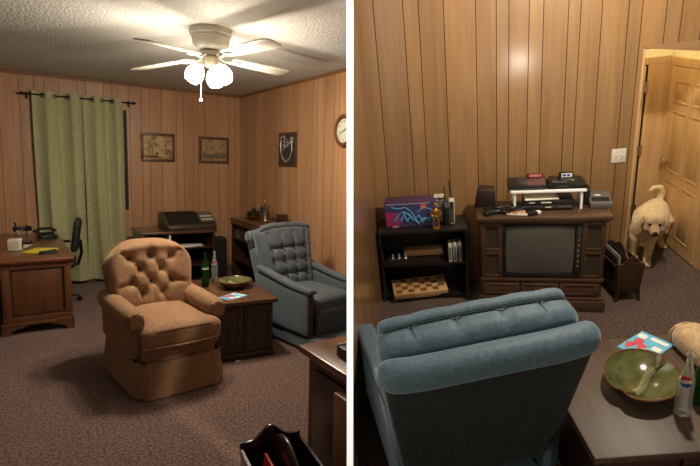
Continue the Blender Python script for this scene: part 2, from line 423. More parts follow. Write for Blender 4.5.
# upright plaque on the right wall
t = thing('wall_plaque', 'tall framed dark and silver plaque hanging on the right wall', 'picture', (XR-.002, 5.70, 1.595))
b = B(); b.bb(-.02, 0, -.235, .235, 0, .425, .006); b.obj('frame', 'frame', t)
b = B(); b.bb(-.026, -.019, -.205, .205, .03, .395); b.obj('backing', 'dark_grey', t)
sil = plain('tarnished_silver_relief', (176, 168, 158), .4, .4, var=.3, scale=60)
b = B()
sh = [(-.14, .33), (-.05, .30), (.0, .35), (.06, .30), (.14, .33), (.15, .2), (.1, .1), (0, .05), (-.1, .1), (-.15, .2)]
pts = [(-.029, y, z) for y, z in sh]
b.tube(pts, .007, 6, closed=True)
rnd = random.Random(3)
for i in range(26):
    a = rnd.uniform(-.18, .18); b.ell((-.027, a, rnd.uniform(.2, .37) if abs(a) > .08 else rnd.uniform(.24, .38)), (.008, rnd.uniform(.012, .035), rnd.uniform(.008, .02)), 8, rot=(rnd.uniform(-1, 1), 0, 0))
b.tube([(-.029, -.12, .13), (-.03, 0, .06), (-.029, .12, .13)], .007, 6)
b.obj('relief', sil, t)
# clock
t = thing('wall_clock', 'round wooden wall clock with cream dial high on the right wall', 'clock', (XR-.002, 4.42, 1.985), 0, ry=-90); t.scale = (.86, .86, 1)
B().lathe([(.2, 0), (.205, .012), (.195, .03), (.17, .036), (.155, .03), (.15, .015)], (0, 0, 0), 48).obj('rim', wood('clock_walnut', (88, 52, 34), (128, 82, 56), .4, 9, 0), t)
B().lathe([(.0001, .014), (.152, .014), (.152, .018), (.0001, .018)], (0, 0, 0), 40).obj('dial', 'clockface', t)
B().tube([(.15*math.cos(2*PI*i/40), .15*math.sin(2*PI*i/40), .026) for i in range(40)], .006, 6, closed=True).obj('bezel', 'brass', t)
# local x points up (world +z), local y along the wall
for i in range(12):
    a = 2*PI*i/12
    text(str(12 if i == 0 else i), .036, Matrix.Translation((.115*math.cos(a), -.115*math.sin(a)*1, .0185)) @ Euler((0, 0, -PI/2)).to_matrix().to_4x4(), 'black_metal', t, 'numeral')
for a, l, w_ in ((-1.15, .07, .005), (1.9, .1, .004)):
    B().box((l/2*math.cos(a), l/2*math.sin(a), .021), (l, w_*2, .002), 0, (0, 0, a)).obj('hand', 'black_metal', t)

# ------------------------------------------------------------------ ceiling fan
t = thing('ceiling_fan', 'white four-blade ceiling fan with lit frosted tulip lights', 'ceiling fan', (1.35, 3.92, HC))
FX, FY = 1.35, 3.92
B().lathe([(.155, 0), (.158, -.03), (.15, -.045), (.135, -.055), (.14, -.065), (.138, -.1), (.125, -.13), (.1, -.15), (.075, -.158)], (0, 0, 0), 48).obj('motor_housing', 'fan', t)
for z, r in ((-.04, .157), (-.062, .142)): B().tube([(r*math.cos(2*PI*i/48), r*math.sin(2*PI*i/48), z) for i in range(48)], .004, 6, closed=True).obj('housing_ring', 'fan', t)
B().lathe([(.07, -.155), (.088, -.17), (.088, -.19), (.06, -.2)], (0, 0, 0), 32).obj('hub', 'chrome', t)
B().lathe([(.045, -.198), (.06, -.21), (.062, -.245), (.05, -.27), (.025, -.285), (.012, -.29)], (0, 0, 0), 32).obj('light_fitter', plain('cream_enamel_fitter', (216, 200, 168), .35), t)
for k, a in enumerate((15.6, -76.4, 217.6, 122.6)):
    rz = Matrix.Rotation(R_(a), 4, 'Z') @ Matrix.Translation((0, 0, -.19)) @ Matrix.Rotation(R_(4.5 if k > 1 else 0), 4, 'Y') @ Matrix.Translation((0, 0, .19))
    b = B(); prof = []
    L0, L1 = .19, .66
    up = [(L0, -.05), (L0+.04, -.06), (.62, -.078), (.74, -.078), (.77, -.06), (.78, -.03)]
    pts = up+[(x, -y) for x, y in reversed(up)]
    b.prism(pts, -.005, .005, 'xy', .002, mat=rz @ Matrix.Translation((0, 0, -.20)) @ Matrix.Rotation(R_(-9), 4, 'X'))
    bl = b.obj('blade', 'fanblade', t)
    b = B(); b.tube([(.06, 0, -.185), (.12, 0, -.218), (.17, 0, -.215), (.2, 0, -.208)], .009, 8)
    q = [(.235+.05*math.cos(x), .034*math.sin(x)) for x in [2*PI*i/20 for i in range(20)]]
    b.prism(q, -.216, -.207, 'xy', .0015); bmesh.ops.transform(b.bm, matrix=rz, verts=b.bm.verts)
    b.obj('blade_arm', 'fan', bl)
LAMPS = []
for k, a in enumerate((-34.4+180+28, -34.4-28, -34.4+90)):
    d = Vector((math.cos(R_(a)), math.sin(R_(a)), 0))
    p0 = d*.05+Vector((0, 0, -.24)); ax = (d*.5+Vector((0, 0, -.86))).normalized(); 
    b = B(); b.tube([d*.03+Vector((0, 0, -.235)), d*.06+Vector((0, 0, -.235)), p0+ax*.035+d*.012], .011, 8); b.lathe([(.012, 0), (.03, .008), (.032, .03)], p0+ax*.02+d*.012, 16, 0, ax.to_track_quat('Z', 'Y').to_matrix().to_4x4())
    arm = b.obj('lamp_arm', 'fan', t)
    sb = B(); sb.lathe([(.03, 0), (.05, .02), (.066, .055), (.07, .085), (.062, .115), (.05, .135), (.046, .136), (.058, .113), (.065, .085), (.061, .056), (.046, .023), (.026, .004)], p0+ax*.045+d*.012, 28, 0, ax.to_track_quat('Z', 'Y').to_matrix().to_4x4())
    sb.obj('lamp_shade', 'shade', t, 60)
    LAMPS.append(Vector((FX, FY, HC))+p0+ax*.2+d*.012)
b = B(); b.tube([(-.06, .04, -.27), (-.065, .045, -.52)], .0025, 5); b.ell((-.065, .045, -.53), (.013, .013, .014), 10); b.obj('pull_chain', 'fan', t)
for p in LAMPS:
    l = bpy.data.lights.new('fan_bulb', 'POINT'); l.energy = 46; l.color = (1, .87, .71); l.shadow_soft_size = .05
    o = bpy.data.objects.new('fan_bulb', l); C.objects.link(o); o.location = p

# ------------------------------------------------------------------ desk (left edge)
t = thing('desk', 'cherry wooden desk with a recessed end panel and scalloped feet', 'desk', (.0, 6.2, 0), 0); t.scale = (1, 1, .94)
# local: x right .49, y -0.9..0.95
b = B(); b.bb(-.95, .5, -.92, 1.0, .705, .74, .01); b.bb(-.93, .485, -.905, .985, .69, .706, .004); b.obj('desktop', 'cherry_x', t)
b = B()
b.bb(-.06, .465, -.86, -.27, .12, .69); b.obj('pedestal', 'cherry', t)
b = B(); b.bb(-.06, .465, .72, .95, .12, .69); b.obj('far_pedestal', 'cherry', t)
B().bb(-.06, -.03, -.27, .72, .3, .69).obj('modesty_panel', 'cherry', t)
for (a, e, c, d) in ((-.08, .47, .12, .17), (-.08, .47, .64, .69), (-.08, -.02, .17, .64), (.41, .47, .17, .64)):
    B().bb(a, e, -.885, -.86, c, d, .004).obj('panel_rail', 'cherry', t)
B().bb(.0, .39, -.872, -.859, .19, .62, .008).obj('end_panel', 'cherry', t)
for i in range(3):
    z = .16+i*.175; dr = B().bb(.465, .478, -.8, -.3, z, z+.16, .005).obj('drawer', 'cherry', t)
    B().tube([(.478, -.61, z+.08), (.5, -.59, z+.08), (.5, -.51, z+.08), (.478, -.49, z+.08)], .005, 6).obj('handle', 'brass', dr)
for ya, yb in ((-.9, -.25), (.70, .96)): B().bb(-.1, .485, ya, yb, .085, .12, .008).obj('base_moulding', 'cherry', t)
for x, s in ((-.09, 1), (.48, -1)):
    for y, q in ((-.895, 1), (.955, -1)):
        pts = [(x, 0), (x+s*.06, 0), (x+s*.07, .04), (x+s*.11, .055), (x+s*.17, .07), (x+s*.2, .086), (x, .086)]
        B().prism(pts, y, y+q*.03, 'xz').obj('foot', 'cherry', t)
B().bb(-.93, -.88, -.86, .95, 0, .69).obj('side_panel', 'cherry', t)
# on the desk
DZ = .697
t = thing('radio', 'small white cube clock radio on the desk corner', 'radio', (.045, 5.86, DZ), -8)
B().box((0, 0, .06), (.12, .1, .118), .014).obj('case', 'white_plastic', t)
B().lathe([(.0001, 0), (.04, 0), (.043, .003), (.043, .004), (.0001, .005)], (0, -.0495, .062), 28, 0, (PI/2, 0, 0)).obj('speaker_grille', plain('beige_grille', (196, 184, 162), .7, scale=300, var=.2), t)
B().box((.0605, .0, .06), (.004, .07, .08), .001).obj('dark_side', 'matte_black', t)
t = thing('tape_dispenser', 'black and chrome desk gadget with a dial behind the white radio', 'desk gadget', (.12, 6.3, DZ), 10)
B().box((0, 0, .012), (.16, .1, .022), .006).obj('base', 'black_metal', t)
B().bb(-.06, -.045, -.03, .03, .02, .15, .003).obj('upright', 'chrome', t); B().bb(.045, .06, -.03, .03, .02, .13, .003).obj('upright', 'chrome', t)
b = B(); b.box((0, 0, .16), (.17, .05, .05), .01); b.cyl((-.055, 0, .18), (-.07, 0, .235), .008); b.cyl((.05, -.035, .165), (.05, .035, .165), .028, n=20); b.obj('mechanism', 'black_metal', t)
B().cyl((-.02, -.028, .13), (-.02, .028, .13), .03, n=20).obj('reel', 'chrome', t)
t = tag(B().box((0, 0, .009), (.21, .27, .016), .002).obj('legal_pad', 'yellow', None, T=TR((.25, 5.70, DZ), -28)), 'yellow paper pad lying on the desk beside the radio', 'paper pad')
t = thing('stapler', 'black stapler across the front of the yellow pad', 'stapler', (.30, 5.53, DZ), 12)
B().box((0, 0, .008), (.16, .035, .014), .004).obj('base', 'black_plastic', t); B().box((0, 0, .026), (.15, .028, .02), .008, (0, R_(-4), 0)).obj('top_arm', 'black_plastic', t)
t = thing('desk_phone', 'low black telephone at the far side of the desk near the curtain', 'telephone', (.36, 6.72, DZ), 15)
B().prism([(-.1, 0), (.1, 0), (.1, .05), (.02, .06), (-.1, .025)], -.08, .08, 'yz', .004).obj('body', 'black_plastic', t)
b = B(); b.tube([(-.1, .05, .075), (-.06, .05, .098), (.06, .05, .098), (.1, .05, .075)], .016, 10); b.ell((-.1, .05, .072), (.028, .028, .018)); b.ell((.1, .05, .072), (.028, .028, .018)); b.obj('handset', 'black_plastic', t)
tag(B().box((0, 0, .003), (.08, .2, .004), .001).obj('paper_slip', 'paper', None, T=TR((.13, 6.1, DZ), -20)), 'small white paper slip behind the yellow pad on the desk', 'paper')

# ------------------------------------------------------------------ office chair
t = thing('office_chair', 'black swivel office chair tucked at the side of the desk by the curtain', 'office chair', (.40, 6.42, 0), 262)
for k in range(5):
    a = 2*PI*k/5+.15
    leg = B().tube([(0, 0, .085), (.14*math.cos(a), .14*math.sin(a), .08), (.25*math.cos(a), .25*math.sin(a), .06)], .02, 8, rr=[.026, .02, .014]).obj('leg', 'black_plastic', t)
    c = Vector((.25*math.cos(a), .25*math.sin(a), .026)); n_ = Vector((-math.sin(a), math.cos(a), 0))
    b = B(); b.cyl(c-n_*.022, c-n_*.006, .025, n=16); b.cyl(c+n_*.006, c+n_*.022, .025, n=16); b.cyl(c-n_*.02, c+n_*.02, .008, n=8); b.obj('caster', 'black_plastic', leg)
B().lathe([(.03, .07), (.03, .2), (.018, .2), (.018, .4)], (0, 0, 0), 16).obj('column', 'black_metal', t)
B().rbox((0, 0, .45), (.46, .44, .09), .04, 8).obj('seat', 'matte_black', t)
B().rbox((0, .24, .76), (.4, .07, .36), .03, 8, lambda p, u: (p.x, p.y-.25*(p.x**2), p.z), rot=(R_(-8), 0, 0)).obj('backrest', 'matte_black', t)
B().tube([(0, .1, .4), (0, .24, .42), (0, .28, .55), (0, .27, .7)], .018, 8).obj('back_bracket', 'black_metal', t)
for s in (-1, 1):
    B().tube([(s*.2, .05, .41), (s*.29, .03, .43), (s*.3, .0, .56), (s*.29, -.02, .64), (s*.29, .16, .645)], .016, 8).obj('armrest', 'black_plastic', t)

# ------------------------------------------------------------------ tufting helper
def tuft_fn(btn, segs, a=.03, s=.035, c=.014, w=.014):
    def f(x, z):
        d = 0
        for bx, bz in btn: d += a*math.exp(-((x-bx)**2+(z-bz)**2)/s**2)
        m_ = 0
        for (x0, z0), (x1, z1) in segs:
            L2 = (x1-x0)**2+(z1-z0)**2; t_ = max(0, min(1, ((x-x0)*(x1-x0)+(z-z0)*(z1-z0))/L2))
            q = (x-x0-t_*(x1-x0))**2+(z-z0-t_*(z1-z0))**2
            m_ = max(m_, c*math.exp(-q/w**2))
        return d+m_
    return f

# ------------------------------------------------------------------ tan tufted armchair
def armchair(label, loc, rz, fab='tan', welt='tan_dark'):
    t = thing('armchair', label, 'armchair', loc, rz)
    # body under the cushion, front face at y=-.42
    B().rbox((0, .0, .235), (.64, .80, .33), .05, 8).obj('body', fab, t)
    # skirt with kick pleats
    b = B()
    outline = []
    xs, y0, y1 = .37, -.43, .40
    per = [(-xs, y0), (xs, y0), (xs, y1), (-xs, y1)]
    def skirt(u, v):
        k = u*4; i = int(k) % 4; f = k-int(k); a, e = per[i], per[(i+1) % 4]
        x = a[0]+(e[0]-a[0])*f; y = a[1]+(e[1]-a[1])*f
        nx, ny = [(0, -1), (1, 0), (0, 1), (-1, 0)][i]
        edge = min(f, 1-f); pl = -.03*math.exp(-(edge/.025)**2)
        fl = (1-v)*.035+.004*math.sin(f*31)*(1-v)
        cx = 1-.06*math.exp(-(edge/.06)**2)
        return (x*cx+nx*(fl+pl*(1-v)), y*cx+ny*(fl+pl*(1-v)), .012+v*.25)
    b.grid(skirt, 160, 6, cu=True); b.obj('skirt', fab, t, 50)
    b = B(); b.tube([(p[0]*.93, p[1]*.985, .262) for p in ((-xs, y0), (-xs*.5, y0-.004), (xs*.5, y0-.004), (xs, y0), (xs, y1), (-xs, y1))], .006, 6, closed=True); b.obj('skirt_welt', welt, t)
    # seat cushion (T shaped, domed)
    def cu(p, u):
        x = p.x; y = p.y
        if y < -.16: x *= 1+.0*u.x
        z = p.z+.035*(1-(p.x/.36)**2)*(1-((p.y+.0)/.4)**2)*(1 if p.z > 0 else .2)
        wide = 1/(1+math.exp((p.y+.24)/.02)); x *= 1+.26*wide
        y -= .035*(1-(p.x/.33)**2)*wide
        return (x, y, z)
    cs = B().rbox((0, -.12, .435), (.56, .66, .15), .06, 16, cu).obj('seat_cushion', fab, t)
    for zz in (.487, .385):
        pts = []
        for i in range(33):
            x = -.335+.67*i/32
            pts.append((x, -.12-.33-.035*(1-(x/.35)**2)+.006+.03*(abs(x)/.335)**6, zz+.012*(1-(x/.34)**2)*(1 if zz > .45 else -.4)-.01*(abs(x)/.335)**4))
        B().tube(pts, .0065, 6).obj('cushion_piping', 'tan_light' if zz < .45 else welt, cs)
    # arms: rolled, set back from the cushion front
    for s in (-1, 1):
        def af(p, u, s=s):
            lean = .03*max(0, p.z+.05)
            return (p.x+s*lean*1.2, p.y, p.z-.045*max(0, p.y+.05)*0)
        arm = B()
        arm.rbox((s*.345, .02, .41), (.11, .70, .30), .045, 8)
        arm.rbox((s*.36, .0, .555), (.17, .72, .15), .073, 10, lambda p, u: (p.x, p.y, p.z+.03*(p.y+.3)))
        a_ = arm.obj('arm', fab, t)
        pts = [(s*.36+.077*math.cos(q), -.362, .548+.068*math.sin(q)) for q in [-.5+(PI+1.)*i/20 for i in range(21)]]
        pts = [(s*.315, -.352, .32)]+(pts if s > 0 else pts)[::-1 if s > 0 else 1][::1]+[]
        pts = [(s*.36+.066*math.cos(q), -.352, .546+.056*math.sin(q)) for q in [2*PI*i/24 for i in range(24)]]
        B().tube(pts, .006, 6, closed=True).obj('arm_piping', welt, a_)
        B().rbox((s*.355, -.345, .545), (.12, .03, .11), .014, 6).obj('arm_front', fab, a_)
    # tufted back, balloon shaped, leaning back and wrapping forward at the sides
    btn = [(-.17, .16), (0, .17), (.17, .16), (-.085, .06), (.085, .06), (-.16, -.04), (0, -.04), (.16, -.04), (-.08, -.13), (.08, -.13)]
    segs = []
    for i in range(len(btn)):
        for j in range(i+1, len(btn)):
            dx = btn[i][0]-btn[j][0]; dz = btn[i][1]-btn[j][1]
            if .06 < math.hypot(dx, dz) < .15: segs.append((btn[i], btn[j]))
    segs += [((-.08, -.13), (-.12, -.28)), ((.08, -.13), (.12, -.28)), ((0, -.04), (0, -.26)), ((-.17, .16), (-.25, .22)), ((.17, .16), (.25, .22)), ((0, .17), (0, .24)), ((-.16, -.04), (-.27, -.06)), ((.16, -.04), (.27, -.06))]
    tf = tuft_fn([(x*1.15, z) for x, z in btn], [((a[0]*1.15, a[1]), (e[0]*1.15, e[1])) for a, e in segs], .045, .034, .024, .013)
    def bf(p, u):
        z = p.z; wid = .86+.17*math.sin(max(0, min(1, (z+.3)/.6))*PI*.62)
        top = max(0, (z-.12)/.18); x = p.x*wid*(1-.20*top**2)
        y = p.y
        if y < 0:
            puff = .05*(1-(p.x/.39)**4)*(1-(z/.31)**4); y -= puff; y += tf(p.x*wid, z)*min(1, -p.y/.05)
            roll = .03*math.exp(-((z-.25)/.05)**2)*(1-(p.x/.39)**2); y -= roll
        y -= .6*(abs(p.x)/.39)**3*.13
        return (x, y, z+.02*(1-(p.x/.39)**2)-.07*(abs(p.x)/.39)**4*max(0, z/.31))
    bk = B().rbox((0, .27, .70), (.78, .19, .62), .085, 36, bf, rot=(R_(-12), 0, 0)).obj('backrest', fab, t, 60)
    T = Matrix.Translation((0, .27, .70)) @ Euler((R_(-12), 0, 0)).to_matrix().to_4x4()
    for bx, bz in btn:
        q = T @ Vector((bx*1.15, -.085-.03+.018, bz+.015)); B().ell(q, (.012, .008, .012), 10).obj('button', welt, bk)
    # piping round the outer edge
    pts = []
    for i in range(41):
        a = -.35+(PI+.7)*i/40; e = 3.0
        cx = math.copysign(abs(math.cos(a))**(2/e), math.cos(a)); cz = math.copysign(abs(math.sin(a))**(2/e), math.sin(a))
        x = .395*cx*(.86+.17*math.sin(max(0, min(1, (.30*cz+.3)/.6))*PI*.62)); z = .31*cz
        pts.append(T @ Vector((x*(.99 if z < .1 else 1-.06*((z-.1)/.2)**2), .03-.075*abs(cx)**3, z+.015)))
    B().tube(pts, .007, 6).obj('back_piping', welt, bk)
    return t
armchair('tan chenille armchair with tufted back and skirt, standing on the carpet', (.925, 3.86, 0), 6).scale = (.82, 1.05, .97)

# ------------------------------------------------------------------ blue tufted recliner
def recliner(label, loc, rz, fab='blue', recline=14, bw=1.0):
    t = thing('recliner', label, 'recliner', loc, rz)
    B().rbox((0, -.07, .075), (.72, 1.04, .13), .03, 8).obj('base', fab, t)
    B().box((0, -.41, .24), (.5, .05, .26), .02).obj('footrest_panel', fab, t)
    def sc(p, u): return (p.x, p.y, p.z+.03*(1-(p.x/.28)**2)*(1-(p.y/.36)**2))
    st = B().rbox((0, -.1, .40), (.54, .66, .16), .06, 12, sc).obj('seat_cushion', fab, t)
    B().rbox((0, -.40, .34), (.5, .09, .1), .04, 6).obj('front_roll', fab, st)
    for s in (-1, 1):
        def side(p, u): return (p.x, p.y, p.z+(.07*max(0, (p.y+.1)/.5))*(1 if p.z > 0 else 0))
        a = B().rbox((s*.335, -.02, .345), (.09, .80, .39), .025, 10, side).obj('arm', fab, t)
        pts = [(-.44, .54), (-.3, .56), (-.05, .575), (.15, .61), (.34, .67)]
        b = B()
        for (y0, z0), (y1, z1) in zip(pts, pts[1:]):
            pass
        def pad(p, u, s=s):
            k = (p.y+.39)/.78; zz = .553+.10*max(0, k)**1.8
            return (p.x, p.y, p.z+zz)
        b.rbox((s*.335, -.05, 0), (.10, .80, .055), .026, 14, pad); pd = b.obj('arm_pad', fab, a)
        for q in (-.049, .049):
            B().tube([(s*.335+q, -.45+.8*i/12, .548+.1*max(0, i/12)**1.8) for i in range(13)], .005, 6).obj('arm_welt', 'blue_dark', pd)
        B().bb(s*.335-.025, s*.335+.025, -.426, -.418, .17, .52, .003).obj('arm_front_trim', 'nail', a)
    # back: outer shell and tufted inner cushion
    H = .68; T = Matrix.Translation((0, .30, .36)) @ Euler((R_(-recline), 0, 0)).to_matrix().to_4x4() @ Matrix.Diagonal((bw, 1, 1, 1))
    def taper(z): return .80+.20*max(0, min(1, z/H))
    def shell(p, u): return ((p.x)*taper(p.z+H/2)+0, p.y-.03*(abs(p.x)/.38)**4+.02, p.z)
    sh_ = B().rbox((0, 0, 0), (.76, .09, H), .03, 16, shell); bmesh.ops.transform(sh_.bm, matrix=T @ Matrix.Translation((0, .07, H/2-.07)), verts=sh_.bm.verts)
    sh_o = sh_.obj('back_shell', 'blue_back', t, 50)
    # padded roll along the shell's top
    def rollf(p, u): return (p.x, p.y-.03*(abs(p.x)/.38)**4, p.z-.014*(p.x/.38)**2)
    r_ = B().rbox((0, 0, 0), (.78, .115, .13), .054, 16, rollf); bmesh.ops.transform(r_.bm, matrix=T @ Matrix.Translation((0, .095, H-.07)), verts=r_.bm.verts)
    r_.obj('top_roll', fab, sh_o, 60)
    for s in (-1, 1):
        w_ = B().rbox((0, 0, 0), (.05, .12, H-.18), .022, 8, lambda p, u, s=s: (p.x+s*(.355*taper(p.z+H/2)), p.y, p.z)); bmesh.ops.transform(w_.bm, matrix=T @ Matrix.Translation((0, .03, H/2-.11)), verts=w_.bm.verts)
        w_.obj('side_wing', fab, sh_o, 60)
        B().tube([T @ Vector((s*(.345*taper(z)), -.03, z)) for z in [(H-.14)*i/12-.02 for i in range(13)]], .005, 6).obj('wing_welt', 'blue_dark', sh_o)
    btn = []; rows = [(.07, 4), (.20, 4), (.33, 4), (.46, 4)]
    for k, (z, n_) in enumerate(rows):
        for i in range(n_): btn.append(((i-(n_-1)/2)*.165*(.82+.25*z), z-.33))
    segs = []
    for k in range(4):
        for i in range(4):
            if k < 3: segs.append((btn[k*4+i], btn[k*4+4+i]))
        segs += [(btn[k*4], btn[k*4+3])]
    segs += [(btn[12+i], (btn[12+i][0]*1.12, .29)) for i in range(4)]
    tf = tuft_fn(btn, segs, .03, .03, .02, .016)
    def cf(p, u):
        z = p.z; x = p.x*taper(z+.33); y = p.y
        if y < 0: y -= .035*(1-(p.x/.37)**4)*(1-(z/.37)**4); y += tf(x, z)*min(1, -p.y/.04)
        if z > .2:
            for xx in (-.2, -.07, .07, .2): y += 0; z -= 0
            dz = sum(.012*math.exp(-((x-xx)/.012)**2) for xx in (-.235, -.08, .08, .235)); z -= dz*min(1, (z-.2)/.1)
        return (x, y-.02*(abs(p.x)/.37)**3, z+.012*(1-(p.x/.37)**2)-.03*(abs(p.x)/.37)**4*max(0, z/.37))
    c_ = B().rbox((0, 0, 0), (.74, .16, .74), .06, 36, cf); bmesh.ops.transform(c_.bm, matrix=T @ Matrix.Translation((0, -.045, .31)), verts=c_.bm.verts)
    co = c_.obj('back_cushion', fab, t, 60)
    for bx, bz in btn: B().ell(T @ Vector((bx, -.05-.085-.035+.024, bz+.31)), (.011, .007, .011), 8).obj('button', fab, co)
    tb = B(); tb.rbox((0, 0, 0), (.70, .06, .06), .026, 14, lambda p, u: (p.x, p.y-.02*(abs(p.x)/.37)**3, p.z+.012*(1-(p.x/.37)**2)-.03*(abs(p.x)/.37)**4-.006*sum(math.exp(-((p.x-xx)/.012)**2) for xx in (-.235, -.08, .08, .235))))
    bmesh.ops.transform(tb.bm, matrix=T @ Matrix.Translation((0, -.105, .667)), verts=tb.bm.verts); tb.obj('top_band', fab, co, 60)
    for xx in (-.235, -.08, .08, .235):
        B().tube([T @ Vector((xx, yy, zz+.006-.03*(abs(xx)/.37)**4)) for yy, zz in ((-.13, .655), (-.10, .676), (-.06, .675), (-.02, .668), (.01, .645), (.028, .60))], .006, 6).obj('channel_seam', fab, co)
    B().tube([T @ Vector((-.34+.68*i/20, -.068-.02*(abs(-.34+.68*i/20)/.37)**3, .684+.012*(1-((-.34+.68*i/20)/.37)**2)-.03*(abs(-.34+.68*i/20)/.37)**4)) for i in range(21)], .004, 6).obj('cushion_welt', 'blue_dark', co)
    return t
recliner('blue grey tufted velvet recliner facing into the room beside the end table', (2.31, 4.06, 0), 10).scale = (.86, 1.0, .98)

# ------------------------------------------------------------------ end table with doors
def end_table(label, loc, rz, w, d, h, top, body):
    t = thing('end_table', label, 'end table', loc, rz)
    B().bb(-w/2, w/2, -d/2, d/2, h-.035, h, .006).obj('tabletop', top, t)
    i = .035
    B().bb(-w/2+i, w/2-i, -d/2+i, d/2-i, .05, h-.036).obj('body', body, t)
    B().bb(-w/2+i-.012, w/2-i+.012, -d/2+i-.012, d/2-i+.012, .003, .06, .006).obj('plinth', body, t)
    for s in (-1, 1):
        x0, x1 = (s*(w/2-i-.01), s*.01); x0, x1 = min(x0, x1), max(x0, x1)
        dr = B().bb(x0, x1, -d/2+i-.014, -d/2+i, .07, h-.05, .004).obj('door', body, t)
        for (a, e, c, q) in ((x0+.02, x1-.02, .1, .115), (x0+.02, x1-.02, h-.1, h-.085), (x0+.02, x0+.035, .115, h-.1), (x1-.035, x1-.02, .115, h-.1)): B().bb(a, e, -d/2+i-.02, -d/2+i-.013, c, q, .002).obj('moulding', body, dr)
        b = B(); b.tube([(s*.035, -d/2+i-.014, h*.52), (s*.035, -d/2+i-.03, h*.55), (s*.035, -d/2+i-.014, h*.58)], .004, 6); b.obj('handle', 'brass', dr)
    return t
end_table('dark walnut end table with panelled doors between armchair and recliner', (1.60, 4.19, 0), -6, .58, .92, .5, 'dkwood_x', 'dkwood')

def bottle(label, loc, mat, h, r, lab=None, rz=0, cap=False):
    t = thing('bottle', label, 'bottle', loc, rz)
    k = h/.24
    prof = [(r*.8, 0), (r, .008*k), (r*1.0, .05*k), (r*.93, .075*k), (r*.97, .11*k), (r*.9, .14*k), (r*.6, .17*k), (r*.42, .195*k), (r*.4, .225*k), (r*.48, .228*k), (r*.48, .24*k)]
    inner = [(max(.002, a-.003), z) for a, z in reversed(prof)]; inner = [(a, max(z, .006)) for a, z in inner]
    B().lathe(prof+inner[:-1]+[(.0005, .006)], (0, 0, 0), 28).obj('glass_body', mat, t, 60)
    if lab: 
        def band(z0, z1, rad, mm, nm, a0=-PI, a1=PI):
            n_ = 24; return B().grid(lambda u, v: (rad*math.cos(a0+(a1-a0)*u), rad*math.sin(a0+(a1-a0)*u), z0+(z1-z0)*v), n_, 2).obj(nm, mm, t)
        ra = r*.97+.0008; 
        c0 = -PI/2
        # round emblem: red over white over blue, with the name across
        for nm, mm, lo, hi in (('emblem_red', 'red', .1, .9), ('emblem_blue', plain('blue_print', (30, 60, 140), .5), -.9, -.1), ('emblem_white', 'paper', -.28, .28)):
            def em(u, v, lo=lo, hi=hi, nm=nm):
                zc = lo+(hi-lo)*v
                if nm != 'emblem_white': zc = lo+(hi-lo)*v
                hw = math.sqrt(max(0.01, 1-zc*zc))
                wob = .12*math.sin((u-.5)*5)*(1-abs(zc)) 
                a = c0+(u-.5)*2*hw*.72; rr = (ra+(.0006 if nm == 'emblem_white' else 0))
                return (rr*math.cos(a), rr*math.sin(a), (.145+.022*(zc+wob))*k)
            B().grid(em, 16, 8).obj(nm, mm, t)
        s_ = lab
        for i, ch in enumerate(s_):
            a = c0+(i-(len(s_)-1)/2)*.26; rr = ra+.0014
            T = Matrix.Translation((rr*math.cos(a), rr*math.sin(a), .145*k)) @ Matrix.Rotation(a+PI/2, 4, 'Z') @ Matrix.Rotation(PI/2, 4, 'X')
            text(ch, .0125*k, T, plain('navy_ink', (24, 40, 110), .5), t, 'lettering')
    if cap: B().lathe([(r*.52, .222*k), (r*.54, .235*k), (r*.5, .245*k), (.0005, .246*k)], (0, 0, 0), 20).obj('label', 'paper', t)
    return t
def neck_label(t, r, z0, z1, mat, r1=None):
    r1 = r1 or r
    B().grid(lambda u, v: ((r+(r1-r)*v)*math.cos(2*PI*u), (r+(r1-r)*v)*math.sin(2*PI*u), z0+(z1-z0)*v), 24, 2, cu=True).obj('label', mat, t)
TZ = .501
t = bottle('green glass bottle on the end table beside the armchair', (1.44, 4.36, TZ), 'green_glass', .31, .034)
neck_label(t, .0325, .165, .19, 'paper', .026)
t = bottle('clear glass soda bottle behind the green one on the dark end table', (1.56, 4.46, TZ), 'clear_glass', .30, .032, 'PEPSI', -25)

